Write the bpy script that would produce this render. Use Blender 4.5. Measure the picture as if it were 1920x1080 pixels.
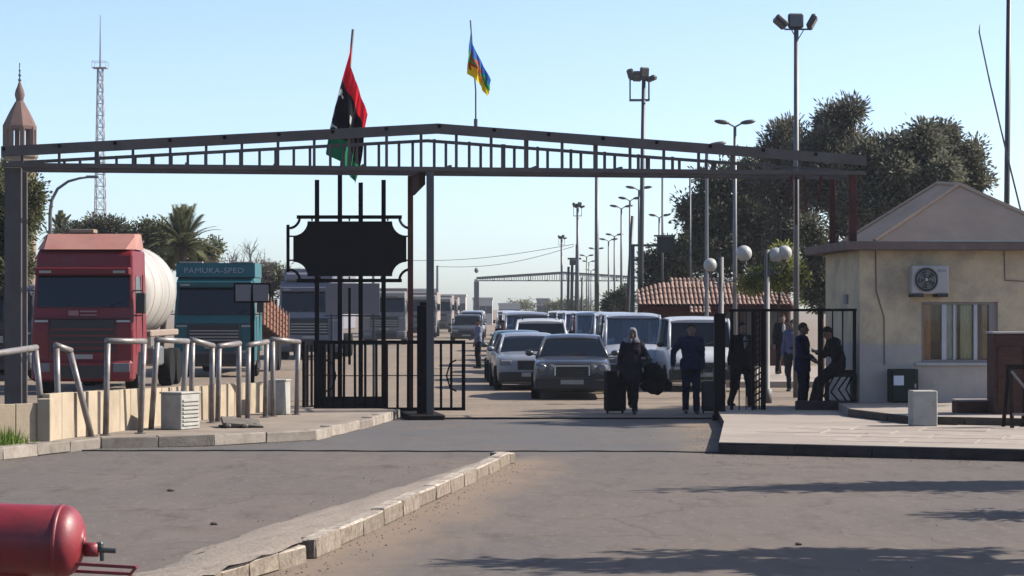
import bpy, bmesh, math, random
import numpy as np
from math import sin, cos, pi, radians, sqrt, atan2
from mathutils import Vector, Matrix
random.seed(7)
R = random.random
def U(a, b): return a + (b - a) * random.random()
for o in list(bpy.data.objects): bpy.data.objects.remove(o)
scene = bpy.context.scene
C = scene.collection

# ------------------------------------------------------------------ camera
F = 4200.0                     # focal length in photo pixels (1920 wide)
CAMH = 2.05
HOR = 580.0
cam_d = bpy.data.cameras.new('camera'); cam = bpy.data.objects.new('camera', cam_d); C.objects.link(cam)
cam.location = (0, 0, CAMH); cam.rotation_euler = (pi / 2, 0, 0)
cam_d.sensor_width = 36; cam_d.lens = 36 * F / 1920
cam_d.shift_y = (HOR - 540) / 1920
cam_d.clip_start = 0.1; cam_d.clip_end = 9000
scene.camera = cam

# ------------------------------------------------------------------ sky, sun, exposure
SUN_EL = radians(38); SUN_AZ = atan2(0.985, 0.17)        # azimuth clockwise from +Y
w = bpy.data.worlds.new('World'); scene.world = w; w.use_nodes = True
nt = w.node_tree; nt.nodes.clear()
sky = nt.nodes.new('ShaderNodeTexSky'); sky.sky_type = 'NISHITA'; sky.sun_disc = False
sky.sun_elevation = SUN_EL; sky.sun_rotation = SUN_AZ
sky.altitude = 20; sky.air_density = 0.66; sky.dust_density = 1.05; sky.ozone_density = 2.1
bg = nt.nodes.new('ShaderNodeBackground'); bg.inputs[1].default_value = 0.108
wo = nt.nodes.new('ShaderNodeOutputWorld')
nt.links.new(sky.outputs[0], bg.inputs[0]); nt.links.new(bg.outputs[0], wo.inputs[0])
sd = bpy.data.lights.new('sun', 'SUN'); so = bpy.data.objects.new('sun', sd); C.objects.link(so)
sd.energy = 5.0; sd.angle = radians(0.5); sd.color = (1, 0.93, 0.83)
sdir = Vector((sin(SUN_AZ) * cos(SUN_EL), cos(SUN_AZ) * cos(SUN_EL), sin(SUN_EL)))
so.rotation_euler = sdir.to_track_quat('Z', 'Y').to_euler(); so.location = (60, 20, 60)
scene.view_settings.view_transform = 'Standard'; scene.view_settings.look = 'None'
scene.view_settings.gamma = 1; scene.view_settings.use_curve_mapping = False
scene.view_settings.exposure = 1.15
scene.render.engine = 'CYCLES'
scene.cycles.max_bounces = 6; scene.cycles.transparent_max_bounces = 16
scene.cycles.use_denoising = True

# ------------------------------------------------------------------ helpers
def P(px, py, Y): return Vector(((px - 960) * Y / F, Y, CAMH - (py - HOR) * Y / F))
def gx(px, Y): return (px - 960) * Y / F
def gz(py, Y): return CAMH - (py - HOR) * Y / F

MATS = {}
GAIN = 0.78      # common scale on the base colours, set together with the exposure
def mat(name, col, rough=0.7, metal=0.0, var=0.12, scale=2.5, bump=0.0, bscale=30, rnd=0.0, coat=0.0,
        objcol=False, dirt=None, dirt_amt=0.4, dirt_scale=1.3, spec=0.5, trans=0.0, island=0.0, stretch=None):
    if name in MATS: return MATS[name]
    col = tuple(GAIN * q for q in col); dirt = tuple(GAIN * q for q in dirt) if dirt else None
    m = bpy.data.materials.new(name); m.use_nodes = True; t = m.node_tree; t.nodes.clear()
    N = t.nodes.new; L = t.links.new
    out = N('ShaderNodeOutputMaterial'); b = N('ShaderNodeBsdfPrincipled')
    b.inputs['Roughness'].default_value = rough; b.inputs['Metallic'].default_value = metal
    b.inputs['Coat Weight'].default_value = coat; b.inputs['Specular IOR Level'].default_value = spec if rough < 0.7 else min(spec, 0.12)
    tc = N('ShaderNodeTexCoord'); src = tc.outputs['Object']
    oi = N('ShaderNodeObjectInfo')
    add = N('ShaderNodeVectorMath'); add.operation = 'ADD'; L(src, add.inputs[0])
    mul = N('ShaderNodeMath'); mul.operation = 'MULTIPLY'; mul.inputs[1].default_value = 37.0
    L(oi.outputs['Random'], mul.inputs[0]); L(mul.outputs[0], add.inputs[1]); src = add.outputs[0]
    if stretch:
        mp = N('ShaderNodeMapping'); mp.inputs['Scale'].default_value = stretch; L(src, mp.inputs[0]); src = mp.outputs[0]
    n = N('ShaderNodeTexNoise'); n.inputs['Scale'].default_value = scale; n.inputs['Detail'].default_value = 6
    n.inputs['Roughness'].default_value = 0.62; L(src, n.inputs['Vector'])
    mr = N('ShaderNodeMapRange'); mr.inputs[1].default_value = 0.25; mr.inputs[2].default_value = 0.75
    mr.inputs[3].default_value = 1 - var; mr.inputs[4].default_value = 1 + var; L(n.outputs['Fac'], mr.inputs[0])
    fac = mr.outputs[0]
    def scaled(sock, amt, cur):
        k = N('ShaderNodeMapRange'); k.inputs[3].default_value = 1 - amt; k.inputs[4].default_value = 1 + amt; L(sock, k.inputs[0])
        q = N('ShaderNodeMath'); q.operation = 'MULTIPLY'; L(k.outputs[0], q.inputs[0]); L(cur, q.inputs[1]); return q.outputs[0]
    if rnd: fac = scaled(oi.outputs['Random'], rnd, fac)
    if island:
        g = N('ShaderNodeNewGeometry'); fac = scaled(g.outputs['Random Per Island'], island, fac)
    vm = N('ShaderNodeVectorMath'); vm.operation = 'SCALE'
    if objcol: L(oi.outputs['Color'], vm.inputs[0])
    else: vm.inputs[0].default_value = col[:3]
    L(fac, vm.inputs['Scale']); colour = vm.outputs[0]
    if dirt:
        n2 = N('ShaderNodeTexNoise'); n2.inputs['Scale'].default_value = dirt_scale; n2.inputs['Detail'].default_value = 8
        n2.inputs['Roughness'].default_value = 0.7; L(src, n2.inputs['Vector'])
        r2 = N('ShaderNodeMapRange'); r2.inputs[1].default_value = 0.45; r2.inputs[2].default_value = 0.7
        r2.inputs[3].default_value = 0; r2.inputs[4].default_value = dirt_amt; L(n2.outputs['Fac'], r2.inputs[0])
        mx = N('ShaderNodeMix'); mx.data_type = 'RGBA'; L(r2.outputs[0], mx.inputs[0]); L(colour, mx.inputs[6])
        mx.inputs[7].default_value = (*dirt, 1); colour = mx.outputs[2]
    L(colour, b.inputs['Base Color'])
    if bump:
        nb = N('ShaderNodeTexNoise'); nb.inputs['Scale'].default_value = bscale; nb.inputs['Detail'].default_value = 5; L(src, nb.inputs['Vector'])
        bp = N('ShaderNodeBump'); bp.inputs['Strength'].default_value = bump; bp.inputs['Distance'].default_value = 0.02
        L(nb.outputs['Fac'], bp.inputs['Height']); L(bp.outputs[0], b.inputs['Normal'])
    sh = b.outputs[0]
    if trans:
        tr = N('ShaderNodeBsdfTranslucent'); L(colour, tr.inputs[0])
        ms = N('ShaderNodeMixShader'); ms.inputs[0].default_value = trans; L(sh, ms.inputs[1]); L(tr.outputs[0], ms.inputs[2]); sh = ms.outputs[0]
    L(sh, out.inputs[0]); MATS[name] = m; return m

def glass(name, tint, rough=0.03):
    if name in MATS: return MATS[name]
    m = bpy.data.materials.new(name); m.use_nodes = True; t = m.node_tree; t.nodes.clear(); N = t.nodes.new; L = t.links.new
    out = N('ShaderNodeOutputMaterial'); tr = N('ShaderNodeBsdfTransparent'); tr.inputs[0].default_value = (*tint, 1)
    gl = N('ShaderNodeBsdfGlossy'); gl.inputs['Roughness'].default_value = rough
    fr = N('ShaderNodeFresnel'); fr.inputs[0].default_value = 1.6
    ms = N('ShaderNodeMixShader'); L(fr.outputs[0], ms.inputs[0]); L(tr.outputs[0], ms.inputs[1]); L(gl.outputs[0], ms.inputs[2]); L(ms.outputs[0], out.inputs[0])
    MATS[name] = m; return m

class MB:
    def __init__(s): s.v = []; s.f = []; s.mi = []; s.cur = 0
    def face(s, idx): s.f.append(tuple(idx)); s.mi.append(s.cur)
    def add(s, vs, fs):
        k = len(s.v); s.v += [tuple(v) for v in vs]
        for f in fs: s.face([i + k for i in f])
    def poly(s, pts): s.add(pts, [list(range(len(pts)))])
    def box(s, lo, hi, ch=0.0, M=None):
        lo = Vector(lo); hi = Vector(hi)
        if ch <= 0:
            vs = [Vector((x, y, z)) for z in (lo.z, hi.z) for y in (lo.y, hi.y) for x in (lo.x, hi.x)]
            fs = [(0, 2, 3, 1), (4, 5, 7, 6), (0, 1, 5, 4), (2, 6, 7, 3), (0, 4, 6, 2), (1, 3, 7, 5)]
        else:
            bm = bmesh.new(); bmesh.ops.create_cube(bm, size=1)
            for v in bm.verts: v.co = Vector(((lo[i] + hi[i]) / 2 + v.co[i] * (hi[i] - lo[i]) for i in range(3)))
            bmesh.ops.bevel(bm, geom=bm.edges[:], offset=ch, segments=1, affect='EDGES')
            bm.verts.ensure_lookup_table(); bm.verts.index_update()
            vs = [v.co.copy() for v in bm.verts]; fs = [[v.index for v in f.verts] for f in bm.faces]; bm.free()
        if M is not None: vs = [M @ v for v in vs]
        s.add(vs, fs); return s
    def cbox(s, c, size, ch=0.0, M=None):
        c = Vector(c); h = Vector(size) / 2; return s.box(c - h, c + h, ch, M)
    def ring_loft(s, rings, cap=True, closed=True):
        k = len(s.v); n = len(rings[0])
        for r in rings: s.v += [tuple(p) for p in r]
        for i in range(len(rings) - 1):
            for j in range(n if closed else n - 1):
                a = k + i * n + j; b = k + i * n + (j + 1) % n
                s.face((a, b, b + n, a + n))
        if cap and closed:
            s.face([k + j for j in range(n)][::-1]); s.face([k + (len(rings) - 1) * n + j for j in range(n)])
        return s
    def tube(s, pts, r, n=8, cap=True):
        pts = [Vector(p) for p in pts]; rs = r if isinstance(r, (list, tuple)) else [r] * len(pts)
        t0 = (pts[1] - pts[0]).normalized(); up = Vector((0, 0, 1)) if abs(t0.z) < 0.9 else Vector((1, 0, 0))
        a = t0.cross(up).normalized(); rings = []
        for i, p in enumerate(pts):
            if i == 0: t = pts[1] - pts[0]
            elif i == len(pts) - 1: t = pts[-1] - pts[-2]
            else: t = (pts[i + 1] - p).normalized() + (p - pts[i - 1]).normalized()
            t.normalize(); a = (a - t * a.dot(t)).normalized(); b = t.cross(a)
            rings.append([p + (a * cos(2 * pi * j / n) + b * sin(2 * pi * j / n)) * rs[i] for j in range(n)])
        return s.ring_loft(rings, cap)
    def bar(s, a, b, wd, dp):             # square section bar
        a = Vector(a); b = Vector(b); t = (b - a).normalized(); up = Vector((0, 1, 0)) if abs(t.y) < 0.9 else Vector((0, 0, 1))
        x = t.cross(up).normalized() * wd / 2; y = t.cross(x).normalized() * dp / 2
        return s.ring_loft([[p + x + y, p - x + y, p - x - y, p + x - y] for p in (a, b)])
    def lathe(s, prof, n=16, M=None):     # profile of (r, z) about local Z
        rings = [[Vector((r * cos(2 * pi * j / n), r * sin(2 * pi * j / n), z)) for j in range(n)] for r, z in prof]
        if M is not None: rings = [[M @ p for p in r] for r in rings]
        return s.ring_loft(rings)
    def ell(s, c, r, n=14, m=9, M=None):
        c = Vector(c); rings = []
        for i in range(m + 1):
            a = -pi / 2 + pi * i / m; a = max(-pi / 2 + 0.02, min(pi / 2 - 0.02, a))
            rings.append([c + Vector((r[0] * cos(a) * cos(2 * pi * j / n), r[1] * cos(a) * sin(2 * pi * j / n), r[2] * sin(a))) for j in range(n)])
        if M is not None: rings = [[M @ p for p in q] for q in rings]
        return s.ring_loft(rings)
    def prism(s, poly, y0, y1):           # polygon in (x, z) extruded along y
        n = len(poly); vs = [(x, y0, z) for x, z in poly] + [(x, y1, z) for x, z in poly]
        fs = [list(range(n))[::-1], list(range(n, 2 * n))] + [(i, (i + 1) % n, n + (i + 1) % n, n + i) for i in range(n)]
        s.add(vs, fs); return s
    def build(s, name, m, parent=None, smooth=False, loc=None, ang=None):
        me = bpy.data.meshes.new(name); me.from_pydata([tuple(v) for v in s.v], [], s.f)
        ms = m if isinstance(m, (list, tuple)) else [m]
        for q in ms: me.materials.append(q)
        if len(ms) > 1: me.polygons.foreach_set('material_index', s.mi)
        if s.v:
            bm = bmesh.new(); bm.from_mesh(me)
            if len(bm.faces) < 60000 and not getattr(s, 'keep', False): bmesh.ops.recalc_face_normals(bm, faces=bm.faces)
            bm.to_mesh(me); bm.free()
        if smooth:
            me.polygons.foreach_set('use_smooth', [True] * len(me.polygons))
            if ang: me.set_sharp_from_angle(angle=radians(ang))
        o = bpy.data.objects.new(name, me); C.objects.link(o)
        if parent is not None: o.parent = parent
        if loc is not None: o.location = loc
        return o

def tag(o, label, cat, group=None):
    o['label'] = label; o['category'] = cat
    if group: o['group'] = group
    return o
def struct(o, label=None):
    o['kind'] = 'structure'
    if label: o['label'] = label
    return o
def stuff(o, label=None):
    o['kind'] = 'stuff'
    if label: o['label'] = label
    return o
def thing(name, label, cat, loc=(0, 0, 0), rotz=0.0, group=None):
    o = bpy.data.objects.new(name, None); C.objects.link(o); o.empty_display_size = 0.2
    o.location = loc; o.rotation_euler = (0, 0, rotz); return tag(o, label, cat, group)
def copy_tree(o, parent=None):
    c = o.copy(); C.objects.link(c); c.parent = parent
    for ch in list(o.children): copy_tree(ch, c)
    return c

# ------------------------------------------------------------------ shared materials
black_iron = mat('black_iron', (0.006, 0.0055, 0.008), 0.6, 0.0, 0.3, bump=0.1, spec=0.06)
dark_steel = mat('dark_steel', (0.092, 0.082, 0.079), 0.65, 0.0, 0.35, 1.5, dirt=(0.085, 0.058, 0.048), dirt_amt=0.7, spec=0.3)
rust_steel = mat('rust_steel', (0.095, 0.036, 0.030), 0.8, 0.0, 0.35, 3, dirt=(0.03, 0.02, 0.02))
mast_grey = mat('mast_grey', (0.13, 0.133, 0.138), 0.5, 0.3, 0.2)
mast_dark = mat('mast_dark', (0.048, 0.051, 0.055), 0.5, 0.2, 0.2)
rail_steel = mat('rail_steel', (0.20, 0.185, 0.18), 0.45, 0.25, 0.25, 6, dirt=(0.10, 0.065, 0.045), dirt_amt=0.85, dirt_scale=5)
rubber = mat('rubber', (0.009, 0.009, 0.0095), 0.85)
blk_plastic = mat('black_plastic', (0.008, 0.008, 0.009), 0.55)
chrome = mat('chrome', (0.6, 0.6, 0.62), 0.18, 1.0, 0.05)
alu = mat('aluminium', (0.35, 0.35, 0.36), 0.35, 0.8, 0.1)
lampglass = mat('lamp_glass', (0.16, 0.17, 0.19), 0.06, 0.1, 0.1)
plate_w = mat('plate_white', (0.26, 0.26, 0.25), 0.5)
amber = mat('amber_lens', (0.6, 0.2, 0.02), 0.2)
carglass = glass('tinted_glass', (0.90, 0.95, 0.92))
darkglass = glass('dark_glass', (0.55, 0.60, 0.66))
paint = mat('vehicle_paint', (1, 1, 1), 0.34, 0.0, 0.08, 1.2, objcol=True, coat=0.45, dirt=(0.13, 0.11, 0.09), dirt_amt=0.3)
concrete = mat('concrete', (0.24, 0.21, 0.18), 0.9, 0, 0.22, 3, bump=0.35, bscale=40, rnd=0.18, dirt=(0.10, 0.08, 0.065), dirt_amt=0.6, dirt_scale=5)
white_conc = mat('white_concrete', (0.36, 0.35, 0.32), 0.85, 0, 0.15, 3, bump=0.15, dirt=(0.18, 0.16, 0.13), dirt_amt=0.5, dirt_scale=4)
wall_tan = mat('tan_panel', (0.37, 0.305, 0.225), 0.9, 0, 0.14, 2.2, bump=0.2, rnd=0.08, dirt=(0.22, 0.165, 0.11), dirt_amt=0.5, dirt_scale=2.5, stretch=(1, 1, 0.5))
bark = mat('bark', (0.085, 0.06, 0.045), 0.95, 0, 0.3, 6, bump=0.5, bscale=15)

# ------------------------------------------------------------------ ground and road
def ground_mat(name, base, alt, patch, road=False):
    m = bpy.data.materials.new(name); m.use_nodes = True; t = m.node_tree; t.nodes.clear(); N = t.nodes.new; L = t.links.new
    out = N('ShaderNodeOutputMaterial'); b = N('ShaderNodeBsdfPrincipled'); b.inputs['Roughness'].default_value = 0.88
    b.inputs['Specular IOR Level'].default_value = 0.12
    g = N('ShaderNodeNewGeometry'); pos = g.outputs['Position']
    def noise(sc, det=6, ro=0.6, st=None):
        s = pos
        if st:
            mp = N('ShaderNodeMapping'); mp.inputs['Scale'].default_value = st; L(pos, mp.inputs[0]); s = mp.outputs[0]
        n = N('ShaderNodeTexNoise'); n.inputs['Scale'].default_value = sc; n.inputs['Detail'].default_value = det
        n.inputs['Roughness'].default_value = ro; L(s, n.inputs['Vector']); return n.outputs['Fac']
    def rng(s, a, b_, c=0.0, d=1.0):
        k = N('ShaderNodeMapRange'); k.inputs[1].default_value = a; k.inputs[2].default_value = b_
        k.inputs[3].default_value = c; k.inputs[4].default_value = d; L(s, k.inputs[0]); return k.outputs[0]
    def mix(f, a, c):
        x = N('ShaderNodeMix'); x.data_type = 'RGBA'; L(f, x.inputs[0])
        for s, i in ((a, 6), (c, 7)):
            if isinstance(s, tuple): x.inputs[i].default_value = (*s, 1)
            else: L(s, x.inputs[i])
        return x.outputs[2]
    def math_(op, a, c):
        q = N('ShaderNodeMath'); q.operation = op
        for s, i in ((a, 0), (c, 1)):
            if isinstance(s, (int, float)): q.inputs[i].default_value = s
            else: L(s, q.inputs[i])
        return q.outputs[0]
    col = mix(rng(noise(0.22, 5, 0.6, (1, 0.45, 1)), 0.38, 0.62), base, alt)
    col = mix(rng(noise(0.9, 7, 0.7, (1, 0.35, 1)), 0.52, 0.75, 0, 0.6), col, patch)
    col = mix(rng(noise(24, 3, 0.7), 0.35, 0.7, 0, 0.35), col, tuple(0.55 * c for c in base))
    # dark stains, fine gravel flecks and wandering cracks
    col = mix(rng(noise(2.6, 8, 0.75, (1, 0.3, 1)), 0.50, 0.66, 0, 0.6), col, tuple(0.55 * c for c in base))
    col = mix(rng(noise(9.0, 4, 0.8, (1, 0.5, 1)), 0.56, 0.68, 0, 0.55), col, tuple(1.5 * c for c in base))
    if road:
        col = mix(rng(noise(1.4, 3, 0.5, (1, 0.6, 1)), 0.66, 0.74, 0, 0.6), col, tuple(0.45 * c for c in base))
        col = mix(rng(noise(0.8, 2, 0.4, (2.2, 0.05, 1)), 0.55, 0.75, 0, 0.35), col, tuple(0.7 * c for c in base))
        vo = N('ShaderNodeTexVoronoi'); vo.feature = 'DISTANCE_TO_EDGE'; vo.inputs['Scale'].default_value = 0.42
        wv = N('ShaderNodeVectorMath'); wv.operation = 'ADD'; nz = N('ShaderNodeTexNoise'); nz.inputs['Scale'].default_value = 1.3; nz.inputs['Detail'].default_value = 5
        L(pos, nz.inputs['Vector']); L(pos, wv.inputs[0]); L(nz.outputs['Color'], wv.inputs[1]); L(wv.outputs[0], vo.inputs['Vector'])
        crack = math_('MULTIPLY', rng(vo.outputs['Distance'], 0.016, 0.0), rng(noise(0.35, 3), 0.44, 0.54))
        col = mix(math_('MULTIPLY', crack, 0.5), col, tuple(0.3 * c for c in base))
    if road:
        sep = N('ShaderNodeSeparateXYZ'); L(pos, sep.inputs[0]); X, Y = sep.outputs[0], sep.outputs[1]
        # bluish older asphalt band in front of the gate
        band = math_('MULTIPLY', rng(Y, 30.5, 33.5), rng(Y, 42.0, 40.5))
        col = mix(math_('MULTIPLY', band, rng(noise(0.5, 5), 0.3, 0.6, 0.25, 0.75)), col, (0.072, 0.073, 0.078))
        # sand drifted along the right side of the median kerb
        q = N('ShaderNodeMath'); q.operation = 'MULTIPLY_ADD'; L(Y, q.inputs[0]); q.inputs[1].default_value = -0.1412; q.inputs[2].default_value = 4.19
        d = math_('ADD', X, q.outputs[0])
        dn = math_('ADD', d, rng(noise(1.1, 6, 0.65, (1, 0.4, 1)), 0.2, 0.8, -0.5, 0.5))
        sand = math_('MULTIPLY', rng(dn, 0.95, 0.2), rng(d, -0.25, 0.05))
        sand = math_('MULTIPLY', sand, rng(Y, 31.5, 29.8))
        col = mix(sand, col, (0.155, 0.118, 0.09))
        # dusty edge beside the right pavement and pale worn wheel paths
        e = math_('MULTIPLY', rng(X, 2.2, 3.2), rng(Y, 30.8, 33))
        col = mix(math_('MULTIPLY', e, rng(noise(0.8, 6), 0.35, 0.6, 0, 0.8)), col, (0.165, 0.125, 0.09))
        e2 = math_('MULTIPLY', rng(Y, 21, 15), rng(X, 0.5, 2.8))
        col = mix(math_('MULTIPLY', e2, rng(noise(0.35, 6), 0.3, 0.6, 0, 0.8)), col, (0.135, 0.11, 0.088))
    L(col, b.inputs['Base Color'])
    bp = N('ShaderNodeBump'); bp.inputs['Strength'].default_value = 0.35; bp.inputs['Distance'].default_value = 0.012
    L(noise(45, 4, 0.7), bp.inputs['Height']); L(bp.outputs[0], b.inputs['Normal'])
    L(b.outputs[0], out.inputs[0]); return m
sandm = ground_mat('sandy_ground', (0.18, 0.14, 0.108), (0.14, 0.115, 0.092), (0.22, 0.175, 0.13))
roadm = ground_mat('worn_asphalt', (0.112, 0.092, 0.079), (0.090, 0.081, 0.077), (0.138, 0.111, 0.092), True)
g = MB(); g.poly([(-3000, -300, 0), (3000, -300, 0), (3000, 6000, 0), (-3000, 6000, 0)])
struct(g.build('ground', sandm), 'sandy ground reaching to the horizon')
g = MB(); g.poly([(-30, -20, 0.004), (40, -20, 0.004), (40, 42.0, 0.004), (-30, 42.0, 0.004)])
struct(g.build('road', roadm), 'worn grey asphalt road in front of the gate')
farroad = ground_mat('dusty_asphalt', (0.19, 0.15, 0.115), (0.145, 0.118, 0.094), (0.225, 0.178, 0.132))
g = MB(); g.poly([(-3.2, 42.3, 0.004), (5.2, 42.3, 0.004), (9, 400, 0.004), (-14, 400, 0.004)])
struct(g.build('road', farroad), 'dusty road running on behind the gate between the queues')

# ------------------------------------------------------------------ kerbs
def stone_proto(L, W, H, k):
    b = MB(); b.box((0, 0, 0), (L, W, H), 0.014)
    rr = random.Random(k)
    b.v = [(x + rr.uniform(-.004, .004), y + rr.uniform(-.008, .008), z + rr.uniform(-.010, .006)) for x, y, z in b.v]
    return b
def kerb(path, H, W, L, parent, m, side=1, jitter=0.01, z0=0.0):
    """stones laid end to end along path; their street face lies on the path, body to the left (side=1) of it"""
    protos = []
    for k in range(4):
        o = stone_proto(L - 0.005, W, H, k).build('kerb_stone', m, parent); protos.append(o)
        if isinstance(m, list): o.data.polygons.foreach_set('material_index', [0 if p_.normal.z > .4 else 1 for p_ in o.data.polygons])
    first = set(); carry = 0.0; n = 0
    for a, c in zip(path[:-1], path[1:]):
        a = Vector(a); c = Vector(c); d = c - a; ln = d.length; t = d / ln; s = 0.0; cnt = max(1, round(ln / L)); step = ln / cnt
        for i in range(cnt):
            p = a + t * (i * step); k = n % 4
            o = protos[k] if k not in first else protos[k].copy()
            if k in first: C.objects.link(o)
            first.add(k); n += 1
            o.location = (p.x, p.y, z0 + U(-jitter, jitter))
            o.scale = (step / L, side, 1)
            o.rotation_euler = (U(-.010, .010), U(-.006, .006), atan2(t.y, t.x) + U(-.006, .006))
    return n
def poly_struct(name, pts, z, m, label, skirt=None):
    b = MB(); b.poly([(x, y, z) for x, y in pts]); 
    return struct(b.build(name, m), label)

pave_m = mat('pavement_top', (0.24, 0.20, 0.165), 0.9, 0, 0.2, 0.8, bump=0.3, bscale=25, dirt=(0.14, 0.115, 0.095), dirt_amt=0.6, dirt_scale=1.2)
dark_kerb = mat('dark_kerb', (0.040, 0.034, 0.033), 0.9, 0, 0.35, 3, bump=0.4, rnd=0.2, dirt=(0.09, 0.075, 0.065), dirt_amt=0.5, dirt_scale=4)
pave_r = mat('pale_pavement_top', (0.30, 0.26, 0.225), 0.9, 0, 0.16, 0.8, bump=0.3, bscale=25, dirt=(0.19, 0.155, 0.13), dirt_amt=0.6, dirt_scale=1.4, stretch=(0.5, 1, 1))
KH = 0.17
# left pavement
LK = [(-9.5, 27.6), (-6.9, 30.4), (-6.03, 32.9), (-4.45, 33.5), (-3.05, 35.0), (-2.42, 39.0), (-2.1, 42.2)]
b = MB(); b.poly([(x - .05, y + .05, KH - .012) for x, y in LK] + [(-3.8, 44.2, KH - .012), (-12, 44.2, KH - .012), (-12, 27.6, KH - .012)])
left_pave = struct(b.build('left_pavement', pave_m), 'left pavement with the bent steel rails')
kerb(LK, KH, 0.2, 0.95, left_pave, concrete, 1)
# right pavement
RK = [(12.5, 28.8), (7.0, 30.1), (2.92, 31.7), (3.55, 37.6), (3.78, 41.1)]
rp_pts = [(12.5, 28.81), (7.0, 30.11), (2.93, 31.71), (3.56, 37.6), (3.79, 41.1), (3.82, 42.1), (4.6, 43.0), (14, 45), (14, 28.81)]
b = MB(); n_ = len(rp_pts); b.add([(x, y, KH - .013) for x, y in rp_pts] + [(x, y, KH) for x, y in rp_pts], [list(range(n_)), list(range(n_, 2 * n_))] + [(i, (i + 1) % n_, n_ + (i + 1) % n_, n_ + i) for i in range(n_)])
right_pave = struct(b.build('right_pavement', pave_r), 'pale right pavement in front of the guard booth')
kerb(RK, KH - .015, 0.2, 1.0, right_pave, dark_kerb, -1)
# paving joints on the right pavement: rows of slabs
slab_m = mat('pave_slab', (0.31, 0.265, 0.23), 0.9, 0, 0.12, 2, bump=0.25, rnd=0.10, dirt=(0.18, 0.145, 0.12), dirt_amt=0.5, dirt_scale=2.5)
sp = MB(); sp.box((0, 0, 0), (0.98, 0.98, 0.022), 0.006); spo = None
for j in range(6):
    for i in range(9):
        y = 32.3 + j * 1.0 - i * 0.30; x = 3.55 + i * 1.0 + j * 0.1 + (0.5 if j % 2 else 0)
        if x > 9.2 or y < 31.95 - (x - 2.9) * 0.385 or y + 1 > 36.4 or R() < 0.12: continue
        o = sp.build('slab', slab_m, right_pave) if spo is None else spo.copy()
        if spo is None: spo = o
        else: C.objects.link(o)
        o.location = (x, y, KH - .019 + U(0, .004)); o.rotation_euler = (U(-.004, .004), U(-.004, .004), -0.29 + U(-.01, .01))
mat('brown_kerb', (0.085, 0.07, 0.062), 0.9, 0, 0.35, 3, bump=0.4, rnd=0.3, dirt=(0.03, 0.026, 0.024), dirt_amt=0.7, dirt_scale=4)
# upper step in front of the booth
b = MB(); pts = [(5.95, 39.4), (6.55, 36.75), (8.2, 36.0), (12.5, 35.2), (14, 45), (6.2, 43.6)]
b.add([(x, y, KH - .005) for x, y in pts] + [(x, y, .30) for x, y in pts], [list(range(6, 12))] + [(i, (i + 1) % 6, 6 + (i + 1) % 6, 6 + i) for i in range(6)])
struct(b.build('booth_apron', pave_r), 'raised apron in front of the guard booth')
kerb([(5.9, 39.4), (6.5, 36.72), (8.2, 35.95), (12.5, 35.15)], .125, 0.05, 0.8, right_pave, MATS['brown_kerb'], 1, .004, z0=KH)
# raised pavement behind the passage
b = MB(); pts = [(4.9, 58.6), (14, 58.6), (20, 75), (6.4, 75)]
b.add([(x, y, 0) for x, y in pts] + [(x, y, .16) for x, y in pts], [(4, 5, 6, 7), (0, 1, 5, 4), (1, 2, 6, 5), (3, 0, 4, 7)])
struct(b.build('rear_pavement', pave_r), 'raised pavement behind the pedestrian passage')

# ------------------------------------------------------------------ median
med = MB(); A = Vector((-0.02, 29.6)); B = Vector((-1.62, 18.3)); t = (B - A).normalized(); nrm = Vector((t.y, -t.x))
if nrm.x > 0: nrm = -nrm
nu, nv = 60, 10; L_ = (B - A).length
from mathutils import noise as mn
for i in range(nu + 1):
    s = i / nu; wdt = 0.30 + 0.75 * min(1, s * 1.25) + 0.1 * mn.noise(Vector((s * 12, 0, 0)))
    if s < 0.05: wdt *= 0.35 + s * 13
    for j in range(nv + 1):
        q = j / nv; p = A + t * (s * L_) + nrm * (0.10 + q * wdt)
        h = 0.163 * (1 - q ** 1.6) * (0.9 if s > .04 else 0.9) + 0.022 * mn.noise(Vector((p.x * 4, p.y * 3, 0))) + 0.012 * mn.noise(Vector((p.x * 14, p.y * 12, 3)))
        if j == nv: h = -0.01
        med.v.append((p.x, p.y, max(h, -0.01)))
for i in range(nu):
    for j in range(nv):
        a = i * (nv + 1) + j; med.face((a, a + 1, a + nv + 2, a + nv + 1))
median_m = mat('median_rubble', (0.30, 0.25, 0.205), 0.95, 0, 0.25, 2.5, bump=0.6, bscale=20, dirt=(0.11, 0.09, 0.073), dirt_amt=0.7, dirt_scale=2.5)
median = struct(med.build('median_strip', median_m, smooth=True), 'low broken concrete median strip between the lanes')
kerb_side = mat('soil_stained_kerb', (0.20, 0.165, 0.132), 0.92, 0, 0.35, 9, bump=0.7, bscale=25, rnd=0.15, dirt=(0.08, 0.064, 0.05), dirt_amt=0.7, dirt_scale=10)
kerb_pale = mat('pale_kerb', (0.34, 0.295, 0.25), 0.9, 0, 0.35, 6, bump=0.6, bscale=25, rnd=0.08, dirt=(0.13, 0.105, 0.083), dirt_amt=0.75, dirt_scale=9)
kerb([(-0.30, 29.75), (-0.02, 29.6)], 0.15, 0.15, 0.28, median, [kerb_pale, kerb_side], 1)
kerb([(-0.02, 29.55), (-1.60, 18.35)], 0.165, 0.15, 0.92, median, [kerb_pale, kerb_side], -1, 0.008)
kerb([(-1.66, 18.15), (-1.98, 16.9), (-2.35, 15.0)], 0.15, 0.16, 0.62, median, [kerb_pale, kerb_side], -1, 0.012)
b = MB(); nb_ = 16
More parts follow.
